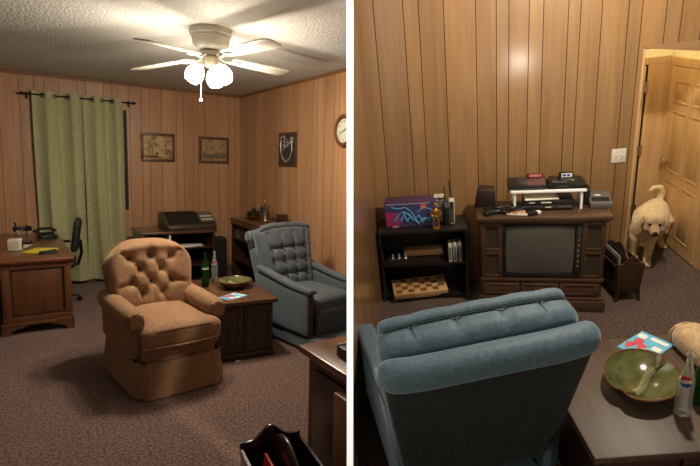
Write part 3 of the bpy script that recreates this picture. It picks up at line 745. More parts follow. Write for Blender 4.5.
def bowl(label, loc, rz, R=.15):
    """green glazed two-lobed dish, brown outside, with a notched ridge across"""
    t = thing('ash_bowl', label, 'bowl', loc, rz)
    def rad(a): return R*(1.02-.10*math.exp(-((a-PI*1.36)/.16)**2)-.11*math.exp(-((a-PI*.28)/.15)**2)+.04*math.cos(a*2))
    def prof(v):   # 0 centre .. 1 rim
        return v, .012+.058*v**2.4
    def inn(u, v):
        a = 2*PI*u; r_, z = prof(v); k = rad(a) if v > .2 else R
        k = R+(rad(a)-R)*v; return (k*r_*math.cos(a), k*r_*math.sin(a), z)
    def out(u, v):
        a = 2*PI*u; k = R+(rad(a)-R)*v; rr = .42+.6*v if v > 0 else 0.0001
        if v < .01: return (0.001*math.cos(a), .001*math.sin(a), 0)
        return (k*rr*math.cos(a), k*rr*math.sin(a), .068*max(0, (v-.1)/.9)**1.5)
    B().grid(lambda u, v: inn(u, max(v, .005)), 56, 14, cu=True).obj('glazed_inside', 'bowlgreen', t, 80)
    B().grid(out, 56, 10, cu=True).obj('outside', 'bowlrim', t, 80)
    B().tube([(rad(a)*1.01*math.cos(a), rad(a)*1.01*math.sin(a), .0695) for a in [2*PI*i/56 for i in range(56)]], .004, 6, closed=True).obj('rim', 'bowlrim', t)
    pts = []
    for i in range(25):
        s = i/24*2-1; a0 = PI*.28; a1 = PI*1.36
        p0 = Vector((rad(a0)*math.cos(a0), rad(a0)*math.sin(a0))); p1 = Vector((rad(a1)*math.cos(a1), rad(a1)*math.sin(a1)))
        p = p0.lerp(p1, i/24); nn = Vector((-(p1-p0).y, (p1-p0).x)).normalized(); p += nn*.022*math.sin(s*PI)
        z = .026+.04*abs(s)**2.2; pts.append((p.x, p.y, z))
    rd = B().tube(pts, .011, 8, rr=[.003+.004*(1-abs(i/12-1)**2) for i in range(25)]).obj('divider_ridge', 'bowlgreen', t)
    for i in range(5, 20, 1):
        p = Vector(pts[i]); q = Vector(pts[i+1])-p; nn = Vector((-q.y, q.x, 0)).normalized()*.016
        B().tube([p-nn+Vector((0, 0, .003)), p+Vector((0, 0, .0095)), p+nn+Vector((0, 0, .003))], .0019, 5).obj('notch_rib', M['rib'], rd)
    return t
bowl('green glazed ash bowl with brown underside on the dark end table', (1.66, 4.22, TZ), 40, .15)
def magazine(label, loc, rz, w, h):
    t = thing('magazine', label, 'magazine', loc, rz)
    B().bb(-w/2, w/2, -h/2, h/2, 0, .006, .001).obj('pages', 'paper', t)
    c = B().bb(-w/2, w/2, -h/2, h/2, .0062, .0075).obj('cover', 'skyprint', t)
    b = B()
    for x, y, r_, s_ in ((-.25, .02, .13, 1.3), (-.05, -.1, .12, 1), (-.33, -.22, .12, 1.2)): 
        b.prism([(w*(x+r_*math.cos(q)*(1+.25*math.sin(q*3))), h*(y+r_*s_*math.sin(q))) for q in [2*PI*i/18 for i in range(18)]], .0076, .0082, 'xy')
    b.obj('cover_art', 'pinkprint', c)
    b = B()
    b.bb(-w*.1, w*.42, h*.3, h*.42, .0076, .0083); b.bb(w*.18, w*.44, -h*.05, h*.12, .0076, .0083); b.bb(-w*.45, -w*.2, h*.22, h*.4, .0076, .0083); b.prism([(w*(.15+.16*math.cos(q)), h*(-.2+.08*math.sin(q))) for q in [2*PI*i/14 for i in range(14)]], .0076, .0083, 'xy')
    b.obj('cover_titles', 'paper', c)
    b = B(); b.bb(w*.28, w*.48, -h*.46, -h*.22, .0076, .0084); b.obj('cover_badge', 'red', c)
    return t
magazine('colourful magazine at the front corner of the dark end table', (1.52, 3.90, TZ), -62, .15, .21)
tag(B().tube([(0, 0, .006), (.05, .05, .006), (.12, .12, .006)], .006, 8).obj('pen', 'black_plastic', None, T=TR((1.37, 4.33, TZ), 60)), 'black pen lying on the left edge of the dark end table', 'pen')

# ------------------------------------------------------------------ stereo cabinet against the back wall
t = thing('stereo_cabinet', 'brown open-front stereo cabinet with two bays against the back wall', 'cabinet', (1.78, 6.62, 0), 0)
W2, D2 = .44, .30
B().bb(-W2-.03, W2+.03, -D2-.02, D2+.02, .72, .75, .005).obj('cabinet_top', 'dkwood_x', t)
for x in (-W2, -.17, W2-.025): B().bb(x, x+.025, -D2, D2, .04, .72).obj('upright', 'dkwood', t)
B().bb(-W2, W2, D2-.015, D2, .04, .72).obj('back_panel', 'shelfblk', t)
for z in (.05, .29, .52): B().bb(-.145, W2-.025, -D2+.01, D2-.015, z, z+.018).obj('shelf', 'dkwood', t)
for z in (.05, .36): B().bb(-W2+.025, -.17, -D2+.01, D2-.015, z, z+.018).obj('shelf', 'dkwood', t)
B().bb(-W2, W2, -D2+.02, D2, 0, .05).obj('plinth', 'dkwood', t)
t = thing('record_player', 'dark wedge-shaped stereo record player on top of the open cabinet', 'record player', (1.93, 6.56, .751), 2)
B().prism([(-.24, .0), (.22, 0), (.22, .20), (-.0, .215), (-.22, .08), (-.24, .06)], -.31, .31, 'yz', .006).obj('body', plain('dark_brown_case', (60, 50, 42), .35), t)
B().prism([(-.215, .092), (.0, .228), (.19, .216), (.19, .205), (.0, .216), (-.2, .088)], -.29, .1, 'yz').obj('dust_cover', plain('smoked_cover', (36, 32, 30), .12), t)
b = B(); b.prism([(-.2, .105), (-.02, .215), (-.02, .222), (-.2, .112)], .12, .29, 'yz'); pn = b.obj('control_panel', 'grey_plastic', t)
for i in range(5):
    for j in range(2): B().box((.14+i*.032, -.17+j*.06, .133+j*.036), (.024, .022, .014), .003, (R_(31), 0, 0)).obj('button', 'white_plastic', pn)
B().bb(-.29, .29, -.246, -.239, .044, .052, .001).obj('trim_strip', 'chrome', t)
for sx_ in (-.312, .309): B().prism([(-.235, .058), (-.22, .08), (.0, .215), (.0, .222), (-.225, .086), (-.243, .06)], sx_, sx_+.003, 'yz').obj('lit_edge_strip', 'chrome', t)  # chrome strips added to draw the lit edges of the case
b = B(); b.box((0, 0, .004), (.28, .22, .006), .001, (0, 0, .1)); b.box((.02, -.01, .011), (.26, .2, .006), .001, (0, 0, -.15)); tag(b.obj('paper_stack', 'paper', None, T=TR((1.93, 6.45, .539), 0)), 'loose white papers on the middle shelf of the stereo cabinet', 'papers')
t = thing('canister', 'small teal canister with wire handle on the lower cabinet shelf', 'canister', (1.86, 6.42, .309))
B().lathe([(.05, 0), (.055, .01), (.055, .13), (.05, .14), (.0005, .145)], (0, 0, 0), 24).obj('body', 'teal', t)
B().tube([(-.03, 0, .14), (-.02, 0, .175), (.0, 0, .17), (.03, 0, .155)], .006, 6).obj('handle', 'white_plastic', t)
tag(B().box((0, 0, .1), (.03, .16, .2), .003).obj('paper_sleeve', 'paper', None, T=TR((1.665, 6.42, .539), -10)), 'upright white sleeve leaning at the left of the cabinet shelf', 'record sleeve')
t = thing('floor_speaker', 'tall black loudspeaker on the floor right of the stereo cabinet', 'speaker', (2.36, 6.66, 0), -6)
B().bb(-.11, .11, -.14, .14, 0, .6, .006).obj('cabinet', 'matte_black', t)
b = B(); b.bb(-.1, .1, -.15, -.139, .02, .58, .004); b.obj('grille', fabric('black_grille_cloth', (20, 20, 22), (32, 32, 34), .9, 80, .1), t)

# ------------------------------------------------------------------ corner bookcase
t = thing('bookcase', 'low brown bookcase along the right wall behind the recliner', 'bookcase', (2.71, 5.86, 0), 0)
B().bb(-.23, .22, -.60, .62, .86, .89, .005).obj('bookcase_top', 'dkwood_x', t)
for y in (-.58, .58): B().bb(-.21, .21, y, y+.02, 0, .86).obj('side_panel', 'dkwood', t)
B().bb(.195, .21, -.56, .58, .03, .86).obj('back_panel', 'dkwood', t)
for z in (.04, .32, .6): B().bb(-.2, .195, -.56, .58, z, z+.02).obj('shelf', 'dkwood', t)
B().bb(-.225, -.21, -.58, .6, .80, .86, .003).obj('top_rail', 'dkwood_x', t)
rnd = random.Random(4)
for i in range(9):
    h_ = rnd.uniform(.14, .2); y = 6.40-i*.045; col = rnd.choice([(70, 60, 50), (90, 50, 40), (50, 56, 60), (120, 104, 84), (60, 44, 30)])
    o = B(); o.bb(-.06, .06, -.017, .017, 0, h_, .002); bo = o.obj('book', plain('book_cloth', col, .7), None, T=TR((2.6, y, .621)))
    nm = {(70, 60, 50): 'grey brown', (90, 50, 40): 'rust', (50, 56, 60): 'slate', (120, 104, 84): 'beige', (60, 44, 30): 'dark brown'}[col]
    tag(bo, 'dim book standing on the upper shelf of the low corner bookcase', 'book', 'books in the corner bookcase')
t = thing('pine_cone_dish', 'dish heaped with dark pine cones on the corner bookcase', 'dish', (2.72, 6.22, .891))
B().lathe([(.05, 0), (.1, .012), (.13, .03), (.125, .034), (.09, .018), (.0005, .014)], (0, 0, 0), 24).obj('dish', 'brass', t)
for i in range(7):
    a = i*2.4; r_ = .065 if i < 6 else 0; z = .055 if i < 6 else .1
    b = B(); 
    for k in range(6):
        rr = .032*math.sin((k+1)/7*PI)+.006; b.lathe([(rr*.4, 0), (rr, .006), (rr*1.1, .011), (rr*.3, .006)], (r_*math.cos(a), r_*math.sin(a), z-.03+k*.013), 9)
    tag(b.obj('pine_cone', plain('pine_cone_brown', (74, 62, 50), .8), None, T=TR((2.72, 6.22, .891))), 'dark pine cone heaped in the dish on the corner bookcase', 'pine cone', 'pine cones in the dish')
t = thing('trophy_cup', 'silver lidded cup with a small figure on top on the corner bookcase', 'trophy', (2.68, 5.78, .891))
B().lathe([(.05, 0), (.055, .01), (.03, .02), (.045, .04), (.06, .08), (.065, .17), (.07, .2), (.05, .21), (.02, .225), (.0005, .23)], (0, 0, 0), 24).obj('cup', 'chrome', t)
b = B(); b.ell((0, 0, .25), (.022, .018, .03)); b.ell((.012, 0, .285), (.014, .013, .015)); b.tube([(0, 0, .26), (-.03, 0, .28), (-.05, 0, .3)], .005, 6); b.obj('figure', 'brass', t)
for s in (-1, 1): B().tube([(s*.06, 0, .18), (s*.1, 0, .17), (s*.095, 0, .11), (s*.055, 0, .09)], .005, 6).obj('handle', 'chrome', t)
tag(B().box((0, 0, .06), (.1, .12, .12), .006).obj('small_box', 'dkwood', None, T=TR((2.8, 5.55, .891), 0)), 'small dark box right of the silver cup on the bookcase', 'box')

# ------------------------------------------------------------------ near cabinet cut by the divider, with a recorder on top
t = thing('side_cabinet', 'dark cherry cabinet at the near right beside the added divider slab', 'cabinet', (0, 0, 0))
b = B(); b.bb(1.125, 1.75, 1.2, 2.04, .715, .75, .006); b.clip(-1); b.obj('cabinet_top', 'cherry_x', t)
b = B(); b.bb(1.165, 1.72, 1.24, 2.0, .04, .714); b.clip(-1); b.obj('body', 'dkwood', t)
b = B(); b.bb(1.145, 1.73, 1.22, 2.02, 0, .06, .004); b.clip(-1); b.obj('plinth', 'dkwood', t)
b = B(); b.bb(1.152, 1.166, 1.3, 1.94, .12, .66, .005); b.clip(-1); b.obj('side_panel', 'dkwood', t)
b = B(); b.bb(1.10, 1.20, 1.24, 1.68, .001, .66, .004); b.clip(-1); b.obj('front_stile', 'trimwood', t)
t = thing('cassette_recorder', 'dark cassette recorder with silver keys on the near cabinet', 'recorder', (1.235, 1.80, .751), 0)
b = B(); b.bb(-.03, .2, -.16, .03, 0, .05, .006); 
ROOM = M_LEFT @ TR((1.235, 1.80, .751)); b.clip(-1); ROOM = M_LEFT
b.obj('case', 'dark_grey', t)
for i in range(3): B().box((-.02+.018*i, .024-.0, .053), (.014, .012, .008), .002).obj('key', 'chrome', t)

# ------------------------------------------------------------------ magazine racks
def rack(label, loc, rz, w=.27, l=.42, h=.40, mat='mahog', leg=.1):
    t = thing('magazine_rack', label, 'magazine rack', loc, rz)
    def scallop(s=1):
        pts = [(-w/2*.82, leg), (w/2*.82, leg)]
        up = []
        for i in range(25):
            x = w/2*(1-i/12); q = abs(x)/(w/2)
            z = h*.84+.15*h*math.exp(-(q/.36)**2)+.012*h*q**5
            up.append((x, z))
        return pts+up
    for s in (-1, 1):
        b = B(); b.prism(scallop(), s*l/2-.009, s*l/2+.009, 'xz', .0025)
        b.obj('end_panel', mat, t)
    for s in (-1, 1):
        b = B(); zt = h*.80
        b.prism([(s*w/2*.82-.006, leg), (s*w/2*.82+.006, leg), (s*w/2*.97+.006, zt), (s*w/2*.97-.006, zt)], -l/2+.009, l/2-.009, 'xz'); b.obj('side_panel', mat, t)
    b = B(); pts = [(-l/2+.01, leg)]
    pts2 = [(l/2-.01, leg)]
    for i in range(21):
        y = l/2-.01-(l-.02)*i/20; q = (2*i/20-1); z = h*.82+.28*h*(1-abs(q)**1.8); pts2.append((y, z))
    b.prism(pts+pts2, -.006, .006, 'yz', .0015); b.obj('centre_divider', mat, t)
    B().bb(-w/2*.82, w/2*.82, -l/2, l/2, leg-.012, leg).obj('bottom', mat, t)
    for sx in (-1, 1):
        for sy in (-1, 1):
            B().prism([(sx*w*.40, leg), (sx*w*.28, leg), (sx*w*.34, leg*.5), (sx*w*.40, 0), (sx*w*.47, 0), (sx*w*.42, leg*.5)], sy*(l/2-.002)-.011, sy*(l/2-.002)+.011, 'xz').obj('leg', mat, t)
    return t
rack('glossy near-black wooden magazine rack on the carpet beside the near cabinet', (.925, 1.76, 0), -8, .29, .46, .42)
tag(B().box((0, 0, .12), (.012, .3, .22), .003, (0, R_(8), 0)).obj('magazine', plain('red_cover', (170, 34, 30), .4), None, T=TR((.86, 1.76, .105), -8)), 'red magazine standing inside the glossy near-black rack', 'magazine')
tag(B().box((0, 0, .003), (.05, .02, .006), .002).obj('paper_scrap', 'paper', None, T=TR((1.50, 3.74, 0), 20)), 'tiny white scrap on the carpet before the end table', 'paper scrap')

# ================================================================== DIVIDER SLAB, added to stand for the white gap between the two views
def cam_pt(x, y, z): return CL + CAMX*x + CAMY*y + CAMZ*z
b = B(); hw = .0058; zn = .90
out = [(-1.3, zn), (1.0, zn), (2.2, 2.1), (1.1, 2.2), (0, 2.62), (-1.6, 3.3), (-2.3, 3.3)]
vs = [[b.bm.verts.new(cam_pt(x, y, z)) for y, z in out] for x in (-hw, hw)]
b.bm.faces.new(vs[0]); b.bm.faces.new(vs[1][::-1])
for i in range(len(out)):
    j = (i+1) % len(out); b.bm.faces.new((vs[0][i], vs[0][j], vs[1][j], vs[1][i]))
ROOM = M_LEFT
struct(b, 'white_gap_slab', 'white_paint')

# ================================================================== THE RIGHT ROOM (television and dog)
ROOM = M_RIGHT
XL, YW, HR = -.405, 3.95, 2.75
gx = [-.29, -.077, .032, .208, .43, .572, .659, .796, .893, 1.059, 1.14, 1.28, 1.453, 1.54]
OX0, OX1, OZ = 1.575, 2.17, 1.775
panel_wall('wall_back', 'panel_r', (XL, YW), (OX0, YW), 0, HR, [x-XL for x in gx], (0, -1))
panel_wall('wall_back', 'panel_r', (OX0, YW), (3.2, YW), OZ, HR, [.12, .22, .35, .5, .6, .8, 1.0, 1.2], (0, -1))
panel_wall('wall_back', 'panel_r', (OX1, YW), (3.2, YW), 0, OZ, [.15, .3, .5, .7, .9], (0, -1))
panel_wall('wall_left', 'panel_r', (XL, .2), (XL, YW), 0, HR, [3.75-x for x in (.02, .16, .27, .55, .7, .9, 1.02, 1.2, 1.4, 1.55, 1.8, 2.1, 2.4, 2.8, 3.2)], (1, 0), side=1)
b = B(); b.bb(XL-.03, 3.2, -.6, 5.4, -.05, 0); b.clip(1); struct(b, 'floor', 'carpet_r')
# hallway beyond the opening
b = B(); b.bb(OX1, OX1+.05, YW+.05, 4.86, 0, 2.6); struct(b, 'wall_hall', 'cream')
b = B(); b.bb(1.3, OX1, 4.82, 4.87, 0, 2.6); struct(b, 'wall_far', 'cream')
b = B(); b.bb(1.25, 1.3, YW+.03, 4.87, 0, 2.6); struct(b, 'wall_hall_left', 'cream')
b = B(); b.bb(1.25, OX1+.05, YW+.03, 4.87, 2.6, 2.65); struct(b, 'ceiling', 'cream')
b = B(); b.bb(OX0-.002, OX0+.012, YW-.006, YW+.06, .005, OZ+.004, .002); b.bb(OX0+.012, OX1-.012, YW-.006, YW+.06, OZ-.012, OZ+.004, .002); b.bb(OX1-.02, OX1+.06, YW-.012, YW+.06, .005, OZ+.004, .003)
struct(b, 'trim_1', 'pine')
b = B(); b.prism([(OX0-.002, OZ+.01), (OX0-.002, OZ-.004), (OX1+.06, OZ-.105), (OX1+.06, OZ+.01)], YW-.014, YW+.06, 'xz', .001); struct(b, 'trim_5', 'panel_plain')
# six-panel door in the hallway's right wall (faces -x)
X0 = OX1
DY0, DY1, DH = 4.03, 4.74, 1.54
b = B(); b.bb(X0-.03, X0-.001, DY0+.005, DY1-.005, .012, DH-.004)
dr = b.obj('door_1', 'pine'); dr['kind'] = 'structure'
ym = (DY0+DY1)/2
for (z0, z1) in ((.12, .58), (.66, 1.18), (1.25, 1.43)):
    for (y0, y1) in ((DY0+.08, ym-.035), (ym+.035, DY1-.08)):
        b = B()
        for (a, e, c, q) in ((y0, y1, z0, z0+.014), (y0, y1, z1-.014, z1), (y0, y0+.014, z0+.014, z1-.014), (y1-.014, y1, z0+.014, z1-.014)): b.bb(X0-.036, X0-.029, a, e, c, q, .003)
        b.bb(X0-.035, X0-.029, y0+.035, y1-.035, z0+.035, z1-.035, .005)
        o = b.obj('door_panel', wood('pine_panel', (180, 140, 90), (204, 168, 116), .4, 5, 2, .2), dr)
o = B(); o.lathe([(.036, 0), (.036, .008), (.014, .012), (.014, .03)], (X0-.03, DY1-.05, .74), 18, 0, (0, -PI/2, 0)); o.tube([(X0-.062, DY1-.05, .74), (X0-.064, DY1-.09, .742), (X0-.06, DY1-.14, .736)], .014, 8); o.obj('door_handle', 'chrome', dr)
b = B()
b.bb(X0-.022, X0-.001, DY1, DY1+.045, .005, DH, .004); b.bb(X0-.022, X0-.001, DY0-.07, DY0, .005, DH, .004); b.bb(X0-.022, X0-.001, DY0-.07, DY1+.045, DH, DH+.07, .004)
b.bb(X0-.03, X0-.021, DY1+.035, DY1+.045, .005, DH+.05, .002)
struct(b, 'trim_2', 'pine')
# far doorway with its door ajar, hinges showing
b = B(); b.bb(1.965, 2.145, 4.79, 4.818, .005, 1.56, .004); b.bb(1.62, 2.145, 4.79, 4.818, 1.56, 1.62, .004); struct(b, 'trim_3', 'pine')
b = B(); b.bb(1.945, 1.965, 4.80, 4.82, .005, 1.56); struct(b, 'dark_gap_strip', 'matte_black')  # black strip drawing the shade in the gap beside the door
b = B(); b.bb(1.62, 1.94, 4.775, 4.81, .012, 1.555, .003); d2 = b.obj('door_2', 'pine'); d2['kind'] = 'structure'
for z in (.25, .82, 1.38):
    b = B(); b.cyl((1.95, 4.768, z-.045), (1.95, 4.768, z+.045), .008, n=10); b.bb(1.93, 1.97, 4.768, 4.776, z-.045, z+.045); b.obj('hinge', 'chrome', d2)
# light switch
t = thing('light_switch', 'white double toggle light switch plate on the panelled wall', 'light switch', (1.47, YW-.001, 1.012))
B().bb(-.052, .052, -.006, 0, -.054, .054, .003).obj('plate', 'white_plastic', t)
for s in (-.022, .022):
    b = B(); b.bb(s-.005, s+.005, -.008, -.005, -.012, .012); b.box((s, -.012, .004), (.007, .014, .01), .002, (R_(-20), 0, 0)); b.obj('toggle', 'white_plastic', t)
for s in (-.022, .022):
    for z in (-.03, .03): B().cyl((s, -.0075, z), (s, -.005, z), .003, n=8).obj('screw', 'grey_plastic', t)

# ------------------------------------------------------------------ black shelf unit
t = thing('shelf_unit', 'low black open shelf unit in the corner left of the television', 'shelf', (-.035, 3.78, 0))
B().bb(-.345, .345, -.15, .15, .595, .62, .003).obj('shelf_top', 'shelfblk', t)
for x in (-.345, .325): B().prism([(-.15, 0), (.15, 0), (.15, .595), (-.15, .595), (-.15, .52), (-.125, .49), (-.125, .06)], x, x+.02, 'yz').obj('side_panel', 'shelfblk', t)
for z in (.03, .31): B().bb(-.325, .325, -.135, .14, z, z+.022).obj('shelf', 'shelfblk', t)
B().bb(-.325, .325, .14, .148, .03, .595).obj('back_panel', 'shelfblk', t)
# boxed set
t = thing('game_box', 'purple blue cardboard box with a starburst on the black shelf unit', 'box', (-.115, 3.80, .621), -2)
B().bb(-.205, .205, -.075, .075, 0, .205, .002).obj('carton', 'boxside', t)
c = B().bb(-.2, .2, -.0765, -.0755, .004, .2).obj('front_print', 'navy', t)
b = B(); b.prism([(-.198, .01), (-.09, .01), (-.07, .06), (-.1, .12), (-.198, .13)], -.0775, -.0767); b.obj('magenta_field', 'magenta', c)
b = B()
for i in range(5):
    a = i*1.1; b.tube([(-.13+i*.05, -.078, .05), (-.1+i*.055, -.078, .1+.03*math.sin(a)), (-.06+i*.05, -.078, .08+.05*math.cos(a)), (-.03+i*.045, -.078, .045+.02*math.sin(a*2))], .010, 5)
b.tube([(.05, -.078, .12), (.1, -.078, .16), (.16, -.078, .14), (.18, -.078, .09), (.14, -.078, .05), (.08, -.078, .06), (.05, -.078, .1)], .005, 5)
b.tube([(-.15, -.078, .17), (-.1, -.078, .155), (-.04, -.078, .165), (.0, -.078, .13)], .006, 5)
b.obj('blue_figures', 'cyan', c)
b = B(); b.prism([((.030 if i % 2 else .018)*math.cos(PI*i/8)+.1, (.030 if i % 2 else .018)*math.sin(PI*i/8)+.165) for i in range(16)], -.0795, -.0770); b.obj('starburst', 'orange', c)
b = B(); b.bb(-.15, -.1, -.078, -.0767, .0, .012); b.bb(-.19, .15, -.0782, -.0767, .19, .197); b.obj('white_caption', plain('pale_print', (170, 160, 180), .5), c)
# white and black patterned box behind the gold figure
t = thing('patterned_box', 'small white box with black scribbled pattern behind the gold figurine', 'box', (.105, 3.83, .621))
B().bb(-.035, .045, -.03, .03, 0, .215, .002).obj('carton', 'white_plastic', t)
b = B()
for i in range(6): b.tube([(-.03+.014*(i % 3), -.032, .1+.018*i), (.0+.01*i*.5, -.032, .11+.016*i), (.03, -.032, .095+.018*i)], .004, 5)
b.bb(-.035, .045, -.033, -.03, .19, .2); b.obj('black_print', 'matte_black', t)
# gold figurine
t = thing('figurine', 'gold standing trophy figurine with hands on hips on the shelf top', 'figurine', (.075, 3.66, .621))
B().lathe([(.03, 0), (.03, .01), (.02, .014), (.0005, .016)], (0, 0, 0), 16).obj('base', 'gold', t)
b = B()
b.tube([(-.022, 0, .012), (-.02, -.004, .05), (-.01, 0, .095)], .009, 8, rr=[.006, .009, .012]); b.tube([(.022, 0, .012), (.02, -.004, .05), (.01, 0, .095)], .009, 8, rr=[.006, .009, .012])
b.ell((0, 0, .1), (.02, .014, .016)); b.ell((0, 0, .135), (.024, .015, .03)); b.ell((0, 0, .195), (.014, .014, .018)); b.tube([(0, 0, .155), (0, 0, .185)], .007, 8)
for s in (-1, 1): b.tube([(s*.02, 0, .152), (s*.042, 0, .125), (s*.022, -.006, .105)], .006, 7)
fo = b.obj('figure', 'gold', t)
m_ = fo.modifiers.new('r', 'REMESH'); m_.mode = 'VOXEL'; m_.voxel_size = .0025
# cordless phone with two antennas in its dark cradle
t = thing('cordless_phone', 'white and black handset with a tall antenna on the shelf top', 'telephone', (.185, 3.75, .621), 8)
B().prism([(-.04, 0), (.045, 0), (.045, .15), (.0, .2), (-.04, .15)], -.05, -.012, 'yz', .004).obj('cradle', 'matte_black', t)
B().box((.012, -.02, .11), (.045, .03, .21), .012).obj('handset', 'white_plastic', t)
b = B(); b.bb(-.006, .026, -.038, -.034, .02, .19, .002)
b.obj('keypad', 'matte_black', t)
for i in range(5): B().bb(-.001, .021, -.041, -.037, .035+i*.02, .045+i*.02, .001).obj('key', 'grey_plastic', t)
B().cyl((.012, -.012, .21), (.0, .0, .35), .0055, .004, 6).obj('antenna', 'black_metal', t); B().cyl((-.03, .0, .17), (-.036, .01, .31), .0055, .004, 6).obj('antenna', 'black_metal', t)
# middle shelf
t = tag(B().box((0, 0, .025), (.32, .1, .05), .004).obj('wooden_box', 'lightwood', None, T=TR((-.04, 3.84, .333), 2)), 'long flat light wooden case at the back of the middle black shelf', 'wooden case')
for i in range(6):
    b = B(); b.lathe([(.011, 0), (.012, .005), (.006, .012), (.005, .028), (.009, .033), (.006, .045), (.0005, .048)], (0, 0, 0), 12)
    tag(b.obj('chess_piece', 'white_plastic' if i % 2 else 'matte_black', None, T=TR((-.315+i*.026, 3.72+(.03 if i % 2 else 0), .333))), ('white' if i % 2 else 'black')+' chess piece standing at the left of the middle black shelf', 'chess piece', ('white' if i % 2 else 'black')+' chess pieces on the middle shelf')
bl = ['thick pale case leftmost in the row standing on the middle black shelf', 'thin grey case second from the left in the row on the middle shelf', 'pale case third in the row standing on the middle black shelf', 'dim grey case second from the right in the row on the middle shelf', 'grey case rightmost in the row standing on the middle black shelf']
x = .16
for i, (w_, h_, cc) in enumerate(((.026, .145, (190, 186, 176)), (.014, .15, (120, 118, 114)), (.024, .15, (180, 176, 166)), (.016, .148, (96, 94, 92)), (.024, .152, (150, 146, 138)))):
    b = B(); b.bb(0, w_-.002, -.06, .06, 0, h_, .002); b.bb(.004, w_-.006, -.0612, -.0598, .02, h_-.02, m=1)
    tag(b.obj('video_case', [plain('case_%d_grey' % i, cc, .5), plain('case_spine', tuple(int(q*.55) for q in cc), .5, var=.5, scale=60)], None, T=TR((x, 3.70, .333))), bl[i], 'video case', 'cases on the middle black shelf'); x += w_
# chess board on bottom shelf
t = thing('chess_board', 'light wooden folding chess board on the lowest black shelf', 'chess board', (-.09, 3.72, .053), 9, rx=12)
B().bb(-.22, .22, -.1, .1, 0, .055, .004).obj('case', 'lightwood', t)
b = B()
for i in range(8):
    for j in range(4):
        if (i+j) % 2 == 0: b.bb(-.2+i*.05, -.15+i*.05, -.085+j*.0425, -.085+(j+1)*.0425, .0552, .0562)
b.obj('dark_squares', 'midwood', t)

# ------------------------------------------------------------------ television console
TVX, TVY, TVR = .83, 3.60, -7
TVS = (.92, .88, 1.165)
t = thing('television_console', 'large walnut television console with speaker panels, drawers and plinth', 'television', (TVX, TVY, 0), TVR); t.scale = TVS
W, D = .455, .19
b = B(); b.bb(-W-.035, W+.035, -D-.03, D+.02, .625, .65, .006); b.bb(-W-.018, W+.018, -D-.015, D+.01, .61, .626, .005); b.obj('cabinet_top', 'tvwood', t)
b = B(); b.bb(-W, W, -D+.02, D, .09, .61); b.obj('body', 'tvwood', t)
b = B(); b.bb(-W-.03, W+.03, -D-.03, D+.01, .0, .075, .008); b.bb(-W-.015, W+.015, -D-.016, D, .075, .095, .006); b.obj('plinth', 'tvwood', t)
b = B(); b.bb(-W-.008, W+.008, -D-.008, -D+.03, .205, .228, .005); b.obj('middle_rail', 'tvwood', t)
for x0, x1 in ((-W, -W+.018), (-W+.145, -W+.163), (W-.163, W-.145), (W-.018, W)): B().bb(x0, x1, -D, -D+.03, .228, .61, .003).obj('stile', 'tvwood_v', t)
for s in (-1, 1):
    x0, x1 = sorted((s*(W-.018), s*(W-.145)))
    for z0, z1 in ((.24, .405), (.425, .595)):
        b = B()
        for (a, e, c, q) in ((x0, x1, z0-.008, z0+.012), (x0, x1, z1-.012, z1+.008), (x0, x0+.016, z0+.012, z1-.012), (x1-.016, x1, z0+.012, z1-.012)): b.bb(a, e, -D-.002, -D+.022, c, q, .004)
        fr = b.obj('speaker_frame', 'tvwood_v', t)
        B().bb(x0+.014, x1-.014, -D+.008, -D+.016, z0+.01, z1-.01).obj('grille_cloth', 'speakercloth', fr)
# tube surround
b = B(); X0_, X1_ = -W+.163, W-.163
for (a, e, c, q) in ((X0_, X1_, .228, .262), (X0_, X1_, .585, .61), (X0_, X0_+.022, .262, .585), (X1_-.05, X1_, .262, .585)): b.bb(a, e, -D-.004, -D+.024, c, q, .005)
sr = b.obj('tube_surround', 'black_plastic', t)
b = B(); b.bb(X1_-.04, X1_-.01, -D-.009, -D-.003, .28, .57, .002); cp = b.obj('control_strip', 'dark_grey', t)
for i in range(6): B().bb(X1_-.034, X1_-.016, -D-.013, -D-.008, .31+i*.035, .322+i*.035, .001).obj('control_button', 'grey_plastic', cp)
sx0, sx1, sz0, sz1 = X0_+.024, X1_-.052, .264, .583
def scr(u, v):
    a = u*2-1; c = v*2-1
    x = (sx0+sx1)/2+(sx1-sx0)/2*a*(1-.03*c*c); z = (sz0+sz1)/2+(sz1-sz0)/2*c*(1-.03*a*a)
    return (x, -D-.004-.026*(1-a*a*.9)*(1-c*c*.9)+.012, z)
B().grid(scr, 24, 18).obj('picture_tube', 'screen', t, 80)
b = B(); b.bb(sx0-.004, sx1+.004, -D+.012, -D+.02, sz0-.004, sz1+.004); b.obj('tube_mask', 'matte_black', t)
for i in range(3):
    x0 = -W+.01+i*.2967; x1 = x0+.287
    dd = B().bb(x0, x1, -D-.002, -D+.02, .1, .2, .004).obj('drawer_front', 'tvwood', t)
    b = B()
    for (a, e, c, q) in ((x0+.025, x1-.025, .115, .124), (x0+.025, x1-.025, .178, .187), (x0+.025, x0+.035, .124, .178), (x1-.035, x1-.025, .124, .178)): b.bb(a, e, -D-.009, -D-.001, c, q, .003)
    b.obj('moulding', 'tvwood', dd)
    if i == 1:
        xm = (x0+x1)/2
        b = B(); b.prism([(xm-.055, .15), (xm-.045, .163), (xm-.02, .158), (xm, .168), (xm+.02, .158), (xm+.045, .163), (xm+.055, .15), (xm+.03, .138), (xm, .145), (xm-.03, .138)], -D-.006, -D-.002, 'xz'); b.tube([(xm-.04, -D-.005, .152), (xm-.03, -D-.02, .14), (xm+.03, -D-.02, .14), (xm+.04, -D-.005, .152)], .004, 6); b.obj('handle', 'brass', dd)
def ontv(x, y, z=.651):
    z += .65*.165+.001 
    c, s = math.cos(R_(TVR)), math.sin(R_(TVR)); return (TVX+c*x-s*y, TVY+s*x+c*y, z)
